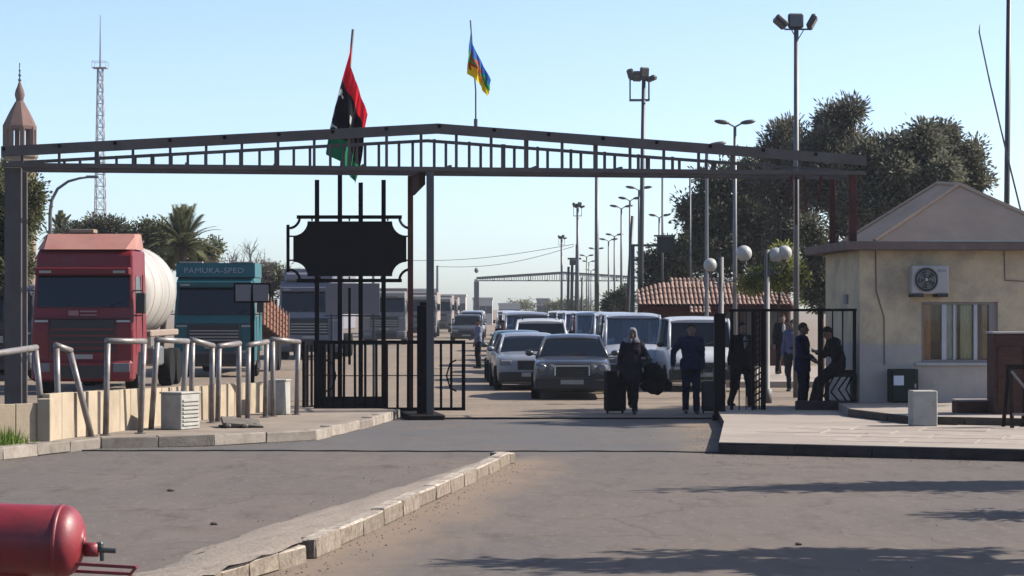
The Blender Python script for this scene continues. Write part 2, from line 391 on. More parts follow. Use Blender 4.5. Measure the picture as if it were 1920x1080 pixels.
for i in range(nb_ + 1):
    f = i / nb_; yy = 18.9 - f * 4.2; xr_ = -1.52 - .14 - (18.3 - yy) * .20 if yy < 18.3 else -1.62 - (18.3 - yy) * .1412 - .12
    for j in range(9):
        q = j / 8; x = xr_ - q * (1.0 + .25 * mn.noise(Vector((yy * 2, 1, 0)))); h = .018 + .152 * (1 - q ** 1.5) + .03 * mn.noise(Vector((x * 4, yy * 4, 2))) + .015 * mn.noise(Vector((x * 13, yy * 13, 5)))
        b.v.append((x, yy, -.01 if j == 8 else max(h, -.01)))
for i in range(nb_):
    for j in range(8):
        a_ = i * 9 + j; b.face((a_, a_ + 1, a_ + 10, a_ + 9))
b.build('mortar_bed', median_m, median, smooth=True)

# thin black line across the road, drawn as a tube
b = MB(); pts = []
for i in range(60):
    x = -6.2 + i * (9.15 / 59); pts.append((x, 32.15 - 0.03 * x + 0.05 * sin(x * 1.3) - (0.35 if x > 2.3 else 0) * (x - 2.3), 0.014 + 0.003 * sin(x * 7)))
tag(b.tube(pts, 0.011, 6).build('road_line', blk_plastic, smooth=True), 'thin black line running straight across the road before the gate', 'road_line')
# grit gathered along the kerbs and the median
b = MB(); rr = random.Random(21)
def grit(ax, ay, bx, by, n, spread, side):
    d = Vector((bx - ax, by - ay)); nn = Vector((d.y, -d.x)).normalized() * side
    for k in range(n):
        f = rr.random(); off = abs(rr.gauss(0, spread)) + .02; x, y = ax + d.x * f + nn.x * off, ay + d.y * f + nn.y * off; r = rr.uniform(.004, .012)
        k0 = len(b.v); b.v += [(x - r, y, .005), (x, y - r, .005), (x + r, y, .005), (x, y + r, .005), (x + rr.uniform(-.3, .3) * r, y, .005 + r * rr.uniform(.7, 1.3))]
        for q in range(4): b.face((k0 + q, k0 + (q + 1) % 4, k0 + 4))
grit(-0.02, 29.6, -1.62, 18.3, 260, .22, -1); grit(-1.66, 18.1, -2.35, 15.2, 160, .25, -1); grit(-1.0, 29.0, -2.6, 17.8, 60, .2, 1)
grit(-6.9, 30.3, -6.03, 32.8, 90, .2, 1); grit(-6.03, 32.8, -3.05, 34.9, 220, .25, 1); grit(2.9, 31.6, 7.0, 30.0, 260, .3, 1); grit(2.85, 31.7, 3.7, 41, 160, .25, -1)
for k in range(90):
    grit(rr.uniform(-5, 6), rr.uniform(16, 41), rr.uniform(-5, 6), rr.uniform(16, 41), 1, .1, 1)
stuff(b.build('grit', mat('grit_stone', (.15, .122, .098), .95, 0, .3, island=.5)), 'loose grit scattered along the kerbs and the median')
# little stones on the road
stone_m = mat('road_stone', (0.11, 0.095, 0.08), 0.95, 0, 0.3, 8)
for k, (px, py, r, lab) in enumerate([(320, 922, .03, 'dark pebble lying alone on the left lane'), (1498, 1023, .025, 'small dark pebble on the right lane near the long shadow'),
                                  (402, 985, .03, 'dark stone chip beside the near end of the median'), (612, 1010, .03, 'tiny stone near the median kerb on sand')]):
    Y = CAMH * F / (py - HOR); b = MB(); b.ell((0, 0, r * .45), (r * 1.4, r, r * .6), 7, 5)
    rr = random.Random(k); b.v = [(x * rr.uniform(.8, 1.2), y * rr.uniform(.8, 1.2), z) for x, y, z in b.v]
    tag(b.build('pebble', stone_m, loc=(gx(px, Y), Y, 0.004)), lab, 'stone')

# ------------------------------------------------------------------ gantry over the road
GYAW = atan2(0.152, 0.988)
def gantry(name, label, origin, yaw, sc=1.0, full=True, mt=None, dz=0.0):
    g = thing(name, label, 'gantry', origin, yaw); ms = mt or dark_steel
    xl, xr = -7.9, 8.25; zb = 4.66; za, ze = 5.50, 4.99
    def top(x): return za - (za - ze) * (abs(x) / (7.9 if x < 0 else 8.25))
    # front fascia channel in welded lengths
    for sgn, xe in ((-1, xl), (1, xr)):
        n = 8
        for i in range(n):
            a, c = xe * i / n, xe * (i + 1) / n
            b = MB(); x0, x1 = min(a, c), max(a, c)
            za_, zc_ = top(x0), top(x1)
            for yy0, yy1, d0, d1 in ((-.86, -.80, 0, .19),):
                b.add([(x0, yy0, za_ - d1), (x1, yy0, zc_ - d1), (x1, yy0, zc_), (x0, yy0, za_), (x0, yy1, za_ - d1), (x1, yy1, zc_ - d1), (x1, yy1, zc_), (x0, yy1, za_)],
                      [(0, 1, 2, 3), (4, 7, 6, 5), (0, 4, 5, 1), (3, 2, 6, 7), (0, 3, 7, 4), (1, 5, 6, 2)])
            o = b.build('fascia', ms, g)
            bb = MB(); xm = (x0 + x1) / 2 if False else (c if sgn > 0 else c); 
            bb.cbox((x0 + .03, -.87, top(x0) - .05), (.06, .012, .06)); bb.build('bolt_plate', black_iron, o)
            lp = MB(); lp.add([(x0, -.98, za_ + .03), (x1, -.98, zc_ + .03), (x1, .98, zc_ + .03), (x0, .98, za_ + .03), (x0, -.98, za_), (x1, -.98, zc_), (x1, .98, zc_), (x0, .98, za_)],
                              [(0, 1, 2, 3), (4, 7, 6, 5), (0, 4, 5, 1), (3, 2, 6, 7), (0, 3, 7, 4), (1, 5, 6, 2)])
            if False: lp.build('roof_sheet', ms, g)
    for k, yy in enumerate((-.80, 0.0, .80)):
        b = MB(); b.bar((xl, yy, zb), (xr, yy, zb), .07, .09); b.build('bottom_chord', ms, g)
        if k == 2:
            b = MB(); b.bar((xl, yy, ze - .20), (0, yy, za - .20), .06, .06); b.build('top_chord', ms, g)
            b = MB(); b.bar((0, yy, za - .20), (xr, yy, ze - .20), .06, .06); b.build('top_chord', ms, g)
        b0 = None
        i = 0; x = xl + 0.35 + k * 0.335
        while x < xr:
            tz = top(x) - (.175 if k == 0 else .22)
            if tz - zb > 0.05:
                b = MB(); b.cbox((x + U(-.015, .015), yy + .06, (tz + zb) / 2), (.05 if R() < .85 else .08, .05, tz - zb)); b.build('web_post', ms, g)
            x += 0.66
    for x in [xl + .05 + 1.62 * i for i in range(11)]:
        if x > xr: break
        b = MB(); b.bar((x, -.78, zb + .05), (x, .78, zb + .05), .05, .05); b.build('cross_member', ms, g)
    return g
ms_mast = dark_steel
gan = gantry('gate_gantry', 'long dark steel truss gantry with a low gable spanning the border gate', (-1.51, 42.4, 0), GYAW)
def col(x, y, wd, dp, z0, z1, m, nm='column'):
    b = MB(); b.cbox((x, y, (z0 + z1) / 2), (wd, dp, z1 - z0), 0.008); return b.build(nm, m, gan)
steel_blue = mat('blue_grey_steel', (0.055, 0.06, 0.066), 0.55, 0.2, 0.25, 3, dirt=(0.09, 0.05, 0.04), dirt_amt=0.35)
col(-.13, -.78, .13, .13, 0, 4.62, steel_blue); col(-.33, .78, .10, .10, 0, 4.62, rust_steel)
b = MB(); b.add([(-.32, -.6, 4.30), (-.20, -.6, 4.38), (-.20, -.6, 4.61), (-.32, -.6, 4.61), (-.32, .7, 4.24), (-.26, .7, 4.24), (-.26, .7, 4.61), (-.32, .7, 4.61)],
                [(0, 1, 2, 3), (4, 7, 6, 5), (0, 4, 5, 1), (3, 2, 6, 7), (0, 3, 7, 4), (1, 5, 6, 2)])
b.build('gusset_plate', mat('rust_plate', (0.05, 0.026, 0.018), .85, 0, .4, 4), gan)
col(-7.72, -.55, .30, .24, 0, 4.62, mat('left_column', (0.085, 0.078, 0.082), 0.7, 0, .25, 2, dirt=(0.05, 0.035, 0.03))); col(-7.62, .6, .16, .16, 0, 4.62, dark_steel)
col(8.0, -.78, .13, .13, 3.325, 4.62, rust_steel); col(8.05, .72, .10, .10, 3.325, 4.62, rust_steel)
b = MB(); b.cbox((8.06, -.80, 3.335), (.34, .26, .03)); b.build('base_plate', rust_steel, gan)
# rusty strips hanging under the right end
for dx, ln in ((6.95, .62), (7.05, .95), (7.2, .7), (7.55, .5)):
    b = MB(); b.bar((dx, -.2, 4.63), (dx + U(-.06, .06), -.2, 4.63 - ln), .05, .015); b.build('hanging_strip', rust_steel, gan)
b = MB(); b.box((-.55, -1.05, 0), (.12, 1.05, .10), .02); b.build('footing', mat('dark_footing', (0.016, 0.014, 0.014), .9, 0, .3), gan)

# ------------------------------------------------------------------ black gate post and sliding gate
gp = thing('gate_post', 'thick black iron gate post standing in front of the centre gantry column', 'gate post', (gx(794, 42.1) , 41.35, 0))
b = MB(); b.box((-.11, -.11, 0), (.11, .11, 2.12), .01); b.build('shaft', black_iron, gp)
b = MB(); b.cbox((.02, 0, 2.155), (.16, .16, .06), .01); b.build('cap', black_iron, gp)
b = MB(); b.cbox((0, 0, .03), (.5, .4, .06), .01); b.build('base_plate', black_iron, gp)
gp.location.y = 41.9

def bars_gate(root, x0, x1, z0, z1, step, r=.016, y=0.0, mids=(0.78,), top=.035, skip=lambda x: False):
    b = MB(); b.cbox(((x0 + x1) / 2, y, z1), (x1 - x0, .05, top * 2)); b.build('top_rail', black_iron, root)
    b = MB(); b.cbox(((x0 + x1) / 2, y, z0), (x1 - x0, .05, .06)); b.build('bottom_rail', black_iron, root)
    for zm in mids:
        b = MB(); b.cbox(((x0 + x1) / 2, y - .02, zm), (x1 - x0 - .1, .012, .016)); b.build('middle_rail', black_iron, root)
    for xx in (x0 + .03, x1 - .03):
        b = MB(); b.cbox((xx, y, (z0 + z1) / 2), (.07, .056, z1 - z0 + .06)); b.build('stile', black_iron, root)
    x = x0 + step * .8; proto = None
    while x < x1 - step * .5:
        if not skip(x):
            if proto is None:
                b = MB(); b.cbox((0, 0, 0), (2 * r, 2 * r, z1 - z0 - .04)); proto = b.build('bar', black_iron, root); o = proto
            else: o = proto.copy(); C.objects.link(o)
            o.location = (x + U(-.008, .008), y, (z0 + z1) / 2); o.rotation_euler = (0, U(-.006, .006), 0)
        x += step
gate = thing('sliding_gate', 'low black iron bar gate slid open beside the sign', 'gate', (0, 43.0, 0), radians(2))
GX0, GX1 = gx(590, 43), gx(872, 43)
bars_gate(gate, GX0, GX1, .14, 1.42, .205, .024)
for xo, sg in ((gx(622, 43), 1), (gx(846, 43), -1)):      # bent chevron ornaments
    for zc in (.78,):
        b = MB(); b.tube([(xo - sg * .10, -.03, zc + .30), (xo + sg * .02, -.03, zc + .24), (xo + sg * .09, -.03, zc), (xo + sg * .02, -.03, zc - .24), (xo - sg * .10, -.03, zc - .30)], .018, 6); b.build('ornament', black_iron, gate)
b = MB(); b.cbox(((GX0 + gx(722, 43)) / 2, .02, .27), (gx(722, 43) - GX0 - .1, .01, .22)); b.build('shade_sheet', mat('shade_sheet', (0.012, .013, .016), .8), gate)  # dark sheet standing in for the shaded area behind the lower bars
# parked inner leaf seen edge on at the left end
leaf = thing('folded_gate_leaf', 'narrow black gate leaf folded back edge-on at the left end of the bar gate', 'gate', (gx(570, 43.2), 43.1, 0), radians(62))
bars_gate(leaf, 0, .95, .16, 1.40, .16, .018)
# gate guide track on the road
b = MB(); b.box((-2.0, 41.75, .0045), (3.75, 41.9, .03), .006)
tag(b.build('gate_track', black_iron), 'dark steel gate track set across the road under the gantry', 'track')

# ------------------------------------------------------------------ black sign on four posts
SY = 43.7; ks = SY / F
sign = thing('border_sign', 'blank black sign board with scooped corners and double frame on four thin posts', 'sign', (gx(655, SY), SY, 0))
def sx(px): return (px - 655) * ks
def sz(py): return CAMH - (py - HOR) * ks
for px, top in ((594, 337), (637, 325), (676, 342), (719, 337)):
    b = MB(); b.cbox((sx(px), .05, sz(top) / 2), (.085, .06, sz(top))); b.build('post', black_iron, sign)
b = MB(); b.cbox((sx(655), .05, sz(600) / 2 + .8), (.05, .04, 1.5)); b.build('post', black_iron, sign)
def scoop(x0, x1, z0, z1, r, n=6):
    pts = []
    for cx, cz, a0 in ((x0, z0, 0), (x0, z1, -90), (x1, z1, 180), (x1, z0, 90)):
        arc = [(cx + r * cos(radians(a0 + 90 * i / n)), cz + r * sin(radians(a0 + 90 * i / n))) for i in range(n + 1)]
        pts += arc
    return pts
x0, x1, z0, z1 = sx(550), sx(762), sz(518), sz(415)
b = MB(); 
inner = scoop(x0, x1, z0, z1, .28); b.prism(inner, -.02, .02); b.build('board', mat('sign_black', (0.004, 0.004, 0.0055), .6, 0, .3, spec=.15), sign)
# white-edged gap and outer frame following the board outline
outer = scoop(sx(541), sx(770), sz(526), sz(407), .22)
def frame(pts, r, name, m, y):
    b = MB(); n = len(pts)
    b.tube([(p[0], y, p[1]) for p in pts] + [(pts[0][0], y, pts[0][1])], r, 4, False); b.build(name, m, sign)
frame(outer, .026, 'outer_frame', black_iron, 0)
b = MB(); b.cbox((0, 0, sz(407)), (2.05, .05, .07)); b.build('top_bar', black_iron, sign)
b = MB(); b.cbox((0, 0, sz(526)), (2.05, .05, .07)); b.build('bottom_bar', black_iron, sign)
for px in (540, 771):
    b = MB(); b.cbox((sx(px), 0, sz(466)), (.06, .05, .93)); b.build('side_bar', black_iron, sign)
for px, py, ww, hh in ((545, 443, .1, .03), (545, 488, .1, .03), (766, 443, .1, .03), (766, 488, .1, .03), (585, 410, .03, .09), (655, 410, .03, .09), (727, 410, .03, .09), (600, 523, .03, .09), (655, 523, .03, .09), (715, 523, .03, .09)):
    b = MB(); b.cbox((sx(px), 0, sz(py)), (ww, .03, hh)); b.build('spacer', black_iron, sign)

# two notice boards behind
grey_panel = mat('grey_panel', (0.17, 0.165, 0.185), 0.6, 0, .08)
nb = thing('notice_board', 'small black framed board with two grey panels in front of the teal truck', 'notice board', (gx(473, 46), 46, 0))
kk = 46 / F
for px in (445, 473, 503):
    pass
b = MB(); b.cbox((0, .03, 1.2), (.08, .06, 2.4)); b.build('post', black_iron, nb)
for zc in (gz(532, 46), gz(566, 46)):
    b = MB(); b.cbox((0, 0, zc), (.74, .04, .035)); b.build('frame_bar', black_iron, nb)
for px in (440, 473, 506):
    b = MB(); b.cbox((gx(px, 46) - gx(473, 46), 0, gz(549, 46)), (.035, .04, .38)); b.build('frame_bar', black_iron, nb)
for px in (456, 489):
    b = MB(); b.cbox((gx(px, 46) - gx(473, 46), -.01, gz(549, 46)), (.31, .02, .345)); b.build('panel', grey_panel, nb)
nb2 = thing('notice_board', 'wide grey notice board on two legs behind the black sign posts', 'notice board', (gx(661, 48), 48, 0))
b = MB(); b.cbox((0, 0, gz(560, 48)), (1.16, .03, .66)); b.build('panel', grey_panel, nb2)
for s in (-1, 1):
    b = MB(); b.cbox((s * .45, .04, 1.25), (.05, .05, 2.5)); b.build('leg', mast_dark, nb2)
b = MB(); b.cbox((0, 0, gz(592, 48)), (1.2, .05, .03)); b.build('ledge', mast_dark, nb2)

# ------------------------------------------------------------------ right gate post and pedestrian fence
FYY = 41.9
rp = thing('gate_post', 'thick black iron gate post at the right edge of the roadway', 'gate post', (gx(1350, 41.2), 41.3, 0))
b = MB(); b.box((-.10, -.10, 0), (.10, .10, 1.95), .01); b.build('shaft', black_iron, rp)
b = MB(); b.cbox((0, 0, 1.96), (.23, .23, .03), .005); b.build('cap', black_iron, rp)
b = MB(); b.cbox((0, 0, .05), (.26, .26, .10), .01); b.build('base_plate', black_iron, rp)
pf = thing('pedestrian_gate', 'tall black iron pedestrian gate frame with an open doorway beside the booth', 'gate', (0, FYY, 0))
def fx(px): return gx(px, FYY)
def fz(py): return gz(py, FYY)
b = MB(); b.bar((fx(1366), 0, fz(582)), (fx(1606), 0, fz(581)), .05, .05); b.build('top_rail', black_iron, pf)
for px, wpx, z0_ in ((1372, 6, .16), (1412, 7, .16), (1431, 9, .16), (1538, 9, .16), (1602, 6, .16)):
    b = MB(); b.cbox((fx(px), 0, (2.02 + z0_) / 2), (wpx * FYY / F, .05, 2.02 - z0_)); b.build('upright', black_iron, pf)
b = MB(); b.bar((fx(1366), 0, fz(776)), (fx(1436), 0, fz(776)), .05, .05); b.build('bottom_rail', black_iron, pf)
for px in (1386, 1399):
    b = MB(); b.cbox((fx(px), .01, 1.05), (.02, .02, 1.9)); b.build('bar', black_iron, pf)
for zz in (fz(640), fz(700)):
    b = MB(); b.bar((fx(1372), .02, zz), (fx(1412), .02, zz), .03, .03); b.build('cross_rail', black_iron, pf)
# lattice strip between the two uprights
for i in range(14):
    z = .3 + i * .12
    b = MB(); b.bar((fx(1413), 0.03, z), (fx(1430), 0.03, z + .11), .03, .02); b.build('lattice_bar', black_iron, pf)
for px in (1418, 1424):
    b = MB(); b.cbox((fx(px), .04, 1.1), (.025, .02, 1.85)); b.build('bar', black_iron, pf)
# fixed panel with bars above and chevrons below
for px in (1561, 1580):
    b = MB(); b.cbox((fx(px), 0, (fz(582) + fz(695)) / 2), (.025, .025, fz(582) - fz(695))); b.build('bar', black_iron, pf)
for py, th in ((697, .07), (757, .05)):
    b = MB(); b.bar((fx(1540), 0, fz(py)), (fx(1604), 0, fz(py)), th, .04); b.build('rail', black_iron, pf)
for k in range(4):
    xa = 1544 + k * 14
    b = MB(); b.tube([(fx(min(xa + 22, 1600)), 0, fz(700)), (fx(xa), 0, fz(730 if k > 1 else 727 + 8 * (2 - k))), (fx(min(xa + 18, 1600)), 0, fz(756))], .017, 4); b.build('chevron', black_iron, pf)
b = MB(); b.box((fx(1492), -.1, KH - .02), (fx(1606), .12, KH + .17), .02); b.build('plinth', mat('dark_plinth', (0.03, .025, .025), .9, 0, .3, 4, bump=.3), pf)

# ------------------------------------------------------------------ flags
def flag(name, label, pole_pts, pole_r, Y, ztop, hoist, xtop, lean, drop, left, right, colour_at, mats, nu=40, nv=46, wob=.05, back=0.0):
    f = thing(name, label, 'flag', (xtop, Y, 0))
    b = MB(); b.tube([(p[0] - xtop, 0, p[1]) for p in pole_pts], pole_r, 8); b.build('pole', mast_dark, f, smooth=True)
    b = MB()
    for i in range(nv + 1):
        v = i / nv
        for j in range(nu + 1):
            u = j / nu
            z = ztop - hoist * v - drop * (u ** 0.9) * (1 - .45 * v)
            px_ = lean * (ztop - z)
            amp = min(1, .12 + v * 1.6 + u * .25)
            s1 = sin(min(u, .45) / .45 * pi)            # bulge to the left near the hoist
            x = px_ - left * s1 * amp * (.7 + .5 * v) + right * (max(0, u - .25) / .75) ** 1.1 * (1 - .3 * v)
            y = -.16 * sin(u * pi * 1.5) * amp - .10 * u + wob * sin(u * 19 + v * 3) * amp * .7 + .03 * sin(u * 31 - v * 5) * amp
            x += wob * .5 * sin(u * 23 + v * 6) * amp
            b.v.append((x, y - .03, z))
    for i in range(nv):
        for j in range(nu):
            b.cur = colour_at((j + .5) / nu, (i + .5) / nv); a = i * (nu + 1) + j
            b.face((a, a + 1, a + nu + 2, a + nu + 1))
    b.keep = True
    b.build('cloth', mats, f, smooth=True)
    return f
def cloth(name, c, tr=.35): return mat(name, c, .85, 0, .06, 4, trans=tr)
def libya(u, v):
    if v < .25: return 0
    if v > .75: return 2
    du, dv = (u - .28) * 1.6, (v - .5)
    r = sqrt(du * du + dv * dv); r2 = sqrt((du - .05) ** 2 + dv * dv)
    if r < .19 and r2 > .155: return 3
    if abs(u - .47) < .03 and abs(v - .5) < .05: return 3
    return 1
FYf = 43.9; kf = FYf / F
flag('national_flag', 'large red, black and green flag with white crescent drooping behind the truss', [(gx(637, FYf), .2), (gx(637, FYf), gz(345, FYf)), (gx(662, FYf), gz(55, FYf))], .028, FYf,
     gz(72, FYf), 2.05, gx(661, FYf), -.088, 1.5, .24, .44, libya,
     [cloth('flag_red', (.75, .02, .035), .45), cloth('flag_black', (.008, .008, .012), .1), cloth('flag_green', (.015, .17, .075)), cloth('flag_white', (.6, .6, .6))])
def amazigh(u, v):
    du, dv = (u - .5) * 1.5, v - .5
    a = abs(du)
    if a < .035 and abs(dv) < .30: return 3
    if abs(dv) > .08 and abs(dv) < .30 and abs(a - (.26 - (.0)) + 0) < .04: return 3
    if abs(abs(dv) - .09) < .04 and a < .28: return 3
    return 0 if v < .333 else 1 if v < .62 else 2
FY2 = 42.0
fl2 = flag('regional_flag', 'small blue, green and yellow flag with red symbol on top of the truss', [(gx(892, FY2), 5.30), (gx(892, FY2), gz(170, FY2)), (gx(882, FY2), gz(38, FY2))], .014, FY2,
     gz(46, FY2), .78, gx(882, FY2), .068, 1.05, .09, .32, amazigh,
     [cloth('flag_blue', (.03, .12, .42)), cloth('flag_leaf', (.04, .28, .10)), cloth('flag_yellow', (.85, .62, .03), .5), cloth('flag_symbol', (.45, .04, .03))], wob=.03)
b = MB(); b.tube([(gx(892, FY2) - gx(882, FY2), 0, 5.30), (gx(892, FY2) - gx(882, FY2), 0, 5.62)], .035, 8); b.build('pole_socket', mast_dark, fl2)

# ------------------------------------------------------------------ guard booth
BYAW = radians(2.5); BO = (6.55, 42.2, 0)
booth = thing('guard_booth', 'cream rendered guard booth with brown hipped roof at the right of the gate', 'building', BO, BYAW)
cream = mat('cream_render', (0.56, 0.455, 0.31), .92, 0, .10, 1.1, bump=.12, bscale=50, dirt=(0.27, 0.235, 0.20), dirt_amt=.75, dirt_scale=1.6)
eave_m = mat('eave_brown', (0.17, 0.125, 0.11), .85, 0, .2, 2, dirt=(0.07, .05, .048))
roof_m = mat('roof_brown', (0.52, 0.36, 0.25), .9, 0, .12, 1.5, bump=.15, dirt=(0.33, .25, .20), dirt_amt=.6, dirt_scale=.8)
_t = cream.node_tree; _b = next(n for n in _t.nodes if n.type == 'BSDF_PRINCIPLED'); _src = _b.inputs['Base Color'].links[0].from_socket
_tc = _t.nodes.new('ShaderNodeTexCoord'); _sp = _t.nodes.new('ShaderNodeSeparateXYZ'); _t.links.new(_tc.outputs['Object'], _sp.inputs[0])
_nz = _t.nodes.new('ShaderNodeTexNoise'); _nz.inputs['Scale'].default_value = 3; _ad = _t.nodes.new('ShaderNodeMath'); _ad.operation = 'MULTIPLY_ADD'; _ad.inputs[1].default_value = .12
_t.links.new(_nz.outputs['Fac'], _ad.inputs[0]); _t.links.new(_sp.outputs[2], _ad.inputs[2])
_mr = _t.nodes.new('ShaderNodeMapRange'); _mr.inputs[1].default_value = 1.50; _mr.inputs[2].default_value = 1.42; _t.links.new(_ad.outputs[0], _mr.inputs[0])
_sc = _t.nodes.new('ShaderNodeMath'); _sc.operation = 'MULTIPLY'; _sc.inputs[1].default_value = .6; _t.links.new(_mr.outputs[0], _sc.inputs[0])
_mx = _t.nodes.new('ShaderNodeMix'); _mx.data_type = 'RGBA'; _mx.inputs[7].default_value = (.255, .25, .275, 1)     # lower wall tinted grey-blue
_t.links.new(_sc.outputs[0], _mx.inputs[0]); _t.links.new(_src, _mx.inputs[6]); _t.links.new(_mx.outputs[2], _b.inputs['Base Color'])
BW, BD, zf, zt = 4.5, 3.5, .16, 3.16
wx0, wx1, wz0, wz1 = 1.17, 2.63, 1.05, 2.19
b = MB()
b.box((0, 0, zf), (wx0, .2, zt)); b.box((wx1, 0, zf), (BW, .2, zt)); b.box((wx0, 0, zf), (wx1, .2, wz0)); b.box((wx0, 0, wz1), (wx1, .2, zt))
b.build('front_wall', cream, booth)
b = MB(); b.box((0, .2, zf), (.2, BD, zt)); b.box((BW - .2, .2, zf), (BW, BD, zt)); b.box((.2, BD - .2, zf), (BW - .2, BD, zt)); b.build('side_wall', cream, booth)
b = MB(); b.box((-.36, -.42, 3.16), (BW + .36, BD + .36, 3.32), .012); b.build('eave_slab', eave_m, booth)
b = MB(); hx0, hx1, hy0, hy1 = .24, 4.25, -.2, BD + .2; rz = 4.47; rxm = 2.22; ry0, ry1 = 1.35, 2.7
vs = [(hx0, hy0, 3.322), (hx1, hy0, 3.322), (hx1, hy1, 3.322), (hx0, hy1, 3.322), (rxm, ry0, rz), (rxm - .10, ry1, rz + .10)]
b.add(vs, [(0, 1, 4), (1, 2, 5, 4), (2, 3, 5), (3, 0, 4, 5)]); roof = b.build('hipped_roof', roof_m, booth)
for a, c in ((0, 4), (1, 4), (4, 5), (3, 5)):
    b = MB(); b.tube([Vector(vs[a]) + Vector((0, 0, .01)), Vector(vs[c]) + Vector((0, 0, .01))], .05, 6); b.build('ridge_cap', roof_m, roof)
b = MB(); b.cbox((2.6, -.43, 3.325), (3.2, .015, .02)); b.build('flashing', alu, booth)
# window with three panes and colour sheets painting their reflections
white_frame = mat('window_white', (0.42, .42, .45), .5); brown_frame = mat('window_brown', (0.10, .06, .045), .6)
win = MB(); 
for lo, hi in (((wx0, .04, wz0), (wx0 + .05, .12, wz1)), ((wx1 - .16, .04, wz0), (wx1, .12, wz1)), ((wx0 + .05, .04, wz1 - .05), (wx1 - .16, .12, wz1)), ((wx0 + .05, .04, wz0), (wx1 - .16, .12, wz0 + .05))): win.box(lo, hi)
wino = win.build('window', mat('window_grey', (0.22, .19, .18), .6), booth)
for xa, xb, mm in ((1.57, 1.66, white_frame), (1.79, 1.83, white_frame), (2.18, 2.25, white_frame), (2.26, 2.33, brown_frame)):
    b = MB(); b.box((xa, .03, wz0 + .05), (xb, .10, wz1 - .05)); b.build('mullion', mm, wino)
for xa, xb in ((wx0 + .05, 1.57), (1.66, 2.18), (2.33, 2.47)):
    b = MB(); b.box((xa, .07, wz0 + .05), (xb, .076, wz1 - .05)); b.build('pane', glass('window_glass', (.85, .88, .86)), wino)
cur = lambda n, c: mat(n, c, .9, 0, .25, 5, stretch=(3, 1, .6))
def pane_reflection(xa, xb, za, zb_, m, y=.135):
    b = MB(); n = 18; top = []; bot = []
    for i in range(n + 1):
        x = xa + (xb - xa) * i / n; yy = y + .012 * sin(i * 1.9); top.append((x, yy, zb_)); bot.append((x, yy, za))
    for i in range(n): b.poly([bot[i], bot[i + 1], top[i + 1], top[i]])
    b.build('pane_reflection', m, wino, smooth=True)
pane_reflection(wx0 + .06, 1.38, wz0 + .06, wz1 - .06, cur('reflection_orange', (.95, .46, .22))); pane_reflection(1.38, 1.56, wz0 + .4, wz1 - .06, cur('reflection_brown', (.30, .19, .10)), .15)
pane_reflection(1.67, 1.88, wz0 + .06, wz1 - .06, cur('reflection_white', (1.0, 1.0, 1.0))); pane_reflection(1.95, 2.17, wz0 + .06, wz1 - .06, cur('reflection_cream', (.98, .90, .62)), .15)
pane_reflection(2.34, 2.46, wz0 + .06, wz1 - .06, cur('reflection_tan', (1.0, .76, .46)))
b = MB(); b.box((wx0 - .12, -.07, wz0 - .06), (wx1 + .05, .0, wz0 - .01), .008); b.build('sill', mat('sill_grey', (.40, .39, .40), .8), wino)
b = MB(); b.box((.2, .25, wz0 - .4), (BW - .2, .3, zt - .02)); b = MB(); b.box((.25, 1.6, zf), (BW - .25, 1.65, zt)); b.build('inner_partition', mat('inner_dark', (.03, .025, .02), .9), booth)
b = MB(); b.box((-.04, 1.1, 2.16), (-.001, 1.4, 2.34), .006); b.build('junction_box', mat('junction_grey', (.22, .21, .2), .7), booth)
b = MB(); b.box((-.012, -.012, zf), (.0, .0, 3.1)); 
for pts in ([(.30, -.012, 3.15), (.31, -.012, 2.4), (.46, -.012, 1.9), (.47, -.012, 1.0)], [(2.75, -.012, 3.15), (2.76, -.012, 2.6), (3.6, -.012, 2.55), (3.62, -.012, 1.2)]):
    b = MB(); b.tube(pts, .010, 5); b.build('wall_cable', mat('wall_cable', (.14, .12, .10), .8), booth)
# air conditioner
ac = thing('air_conditioner', 'pale outdoor air conditioner unit with round fan high on the booth wall', 'air conditioner', BO, BYAW)
acw = mat('ac_white', (.38, .365, .35), .5, 0, .06, dirt=(.18, .15, .12), dirt_amt=.3)
ax0, ax1, az0, az1 = .91, 1.61, 2.34, 2.87
b = MB(); b.box((ax0, -.36, az0), (ax1, -.08, az1), .02); b.build('casing', acw, ac)
fc = Vector((ax0 + .27, -.372, (az0 + az1) / 2)); RX = Matrix.Translation(fc) @ Matrix.Rotation(pi / 2, 4, 'X')
b = MB(); b.lathe([(.22, -.005), (.22, .01), (.001, .011)], 28, RX); b.build('fan_opening', blk_plastic, ac)
for k in range(5):
    a = 2 * pi * k / 5; b = MB(); 
    pts = [(fc.x + r_ * cos(a + d_), fc.y - .016, fc.z + r_ * sin(a + d_)) for r_, d_ in ((.04, 0), (.17, -.25), (.19, .1), (.17, .4), (.05, .5))]
    b.poly(pts); o = b.build('fan_blade', mat('fan_grey', (.12, .12, .12), .6), ac)
for r_ in (.07, .12, .17, .225):
    b = MB(); b.tube([(fc.x + r_ * cos(2 * pi * i / 28), fc.y - .028, fc.z + r_ * sin(2 * pi * i / 28)) for i in range(29)], .005, 4, False); b.build('guard_ring', alu, ac)
b = MB(); b.lathe([(.035, .02), (.03, .04), (.001, .042)], 12, RX); b.build('fan_hub', acw, ac)
for x in (ax0 + .12, ax1 - .12):
    b = MB(); b.box((x - .1, -.38, az0 - .06), (x + .1, 0, az0 - .003)); b.build('bracket', blk_plastic, ac)
b = MB(); b.box((ax1 - .2, -.37, az1 - .12), (ax1 - .05, -.361, az1 - .07)); b.build('badge', mat('badge_grey', (.25, .25, .27), .5), ac)
b = MB(); b.tube([(ax1 + .02, -.2, az0 + .15), (ax1 + .06, -.1, az0), (ax1 + .07, -.01, az0 + .02)], .018, 6); b.build('pipe', mat('pipe_cream', (.45, .4, .33), .8), ac)
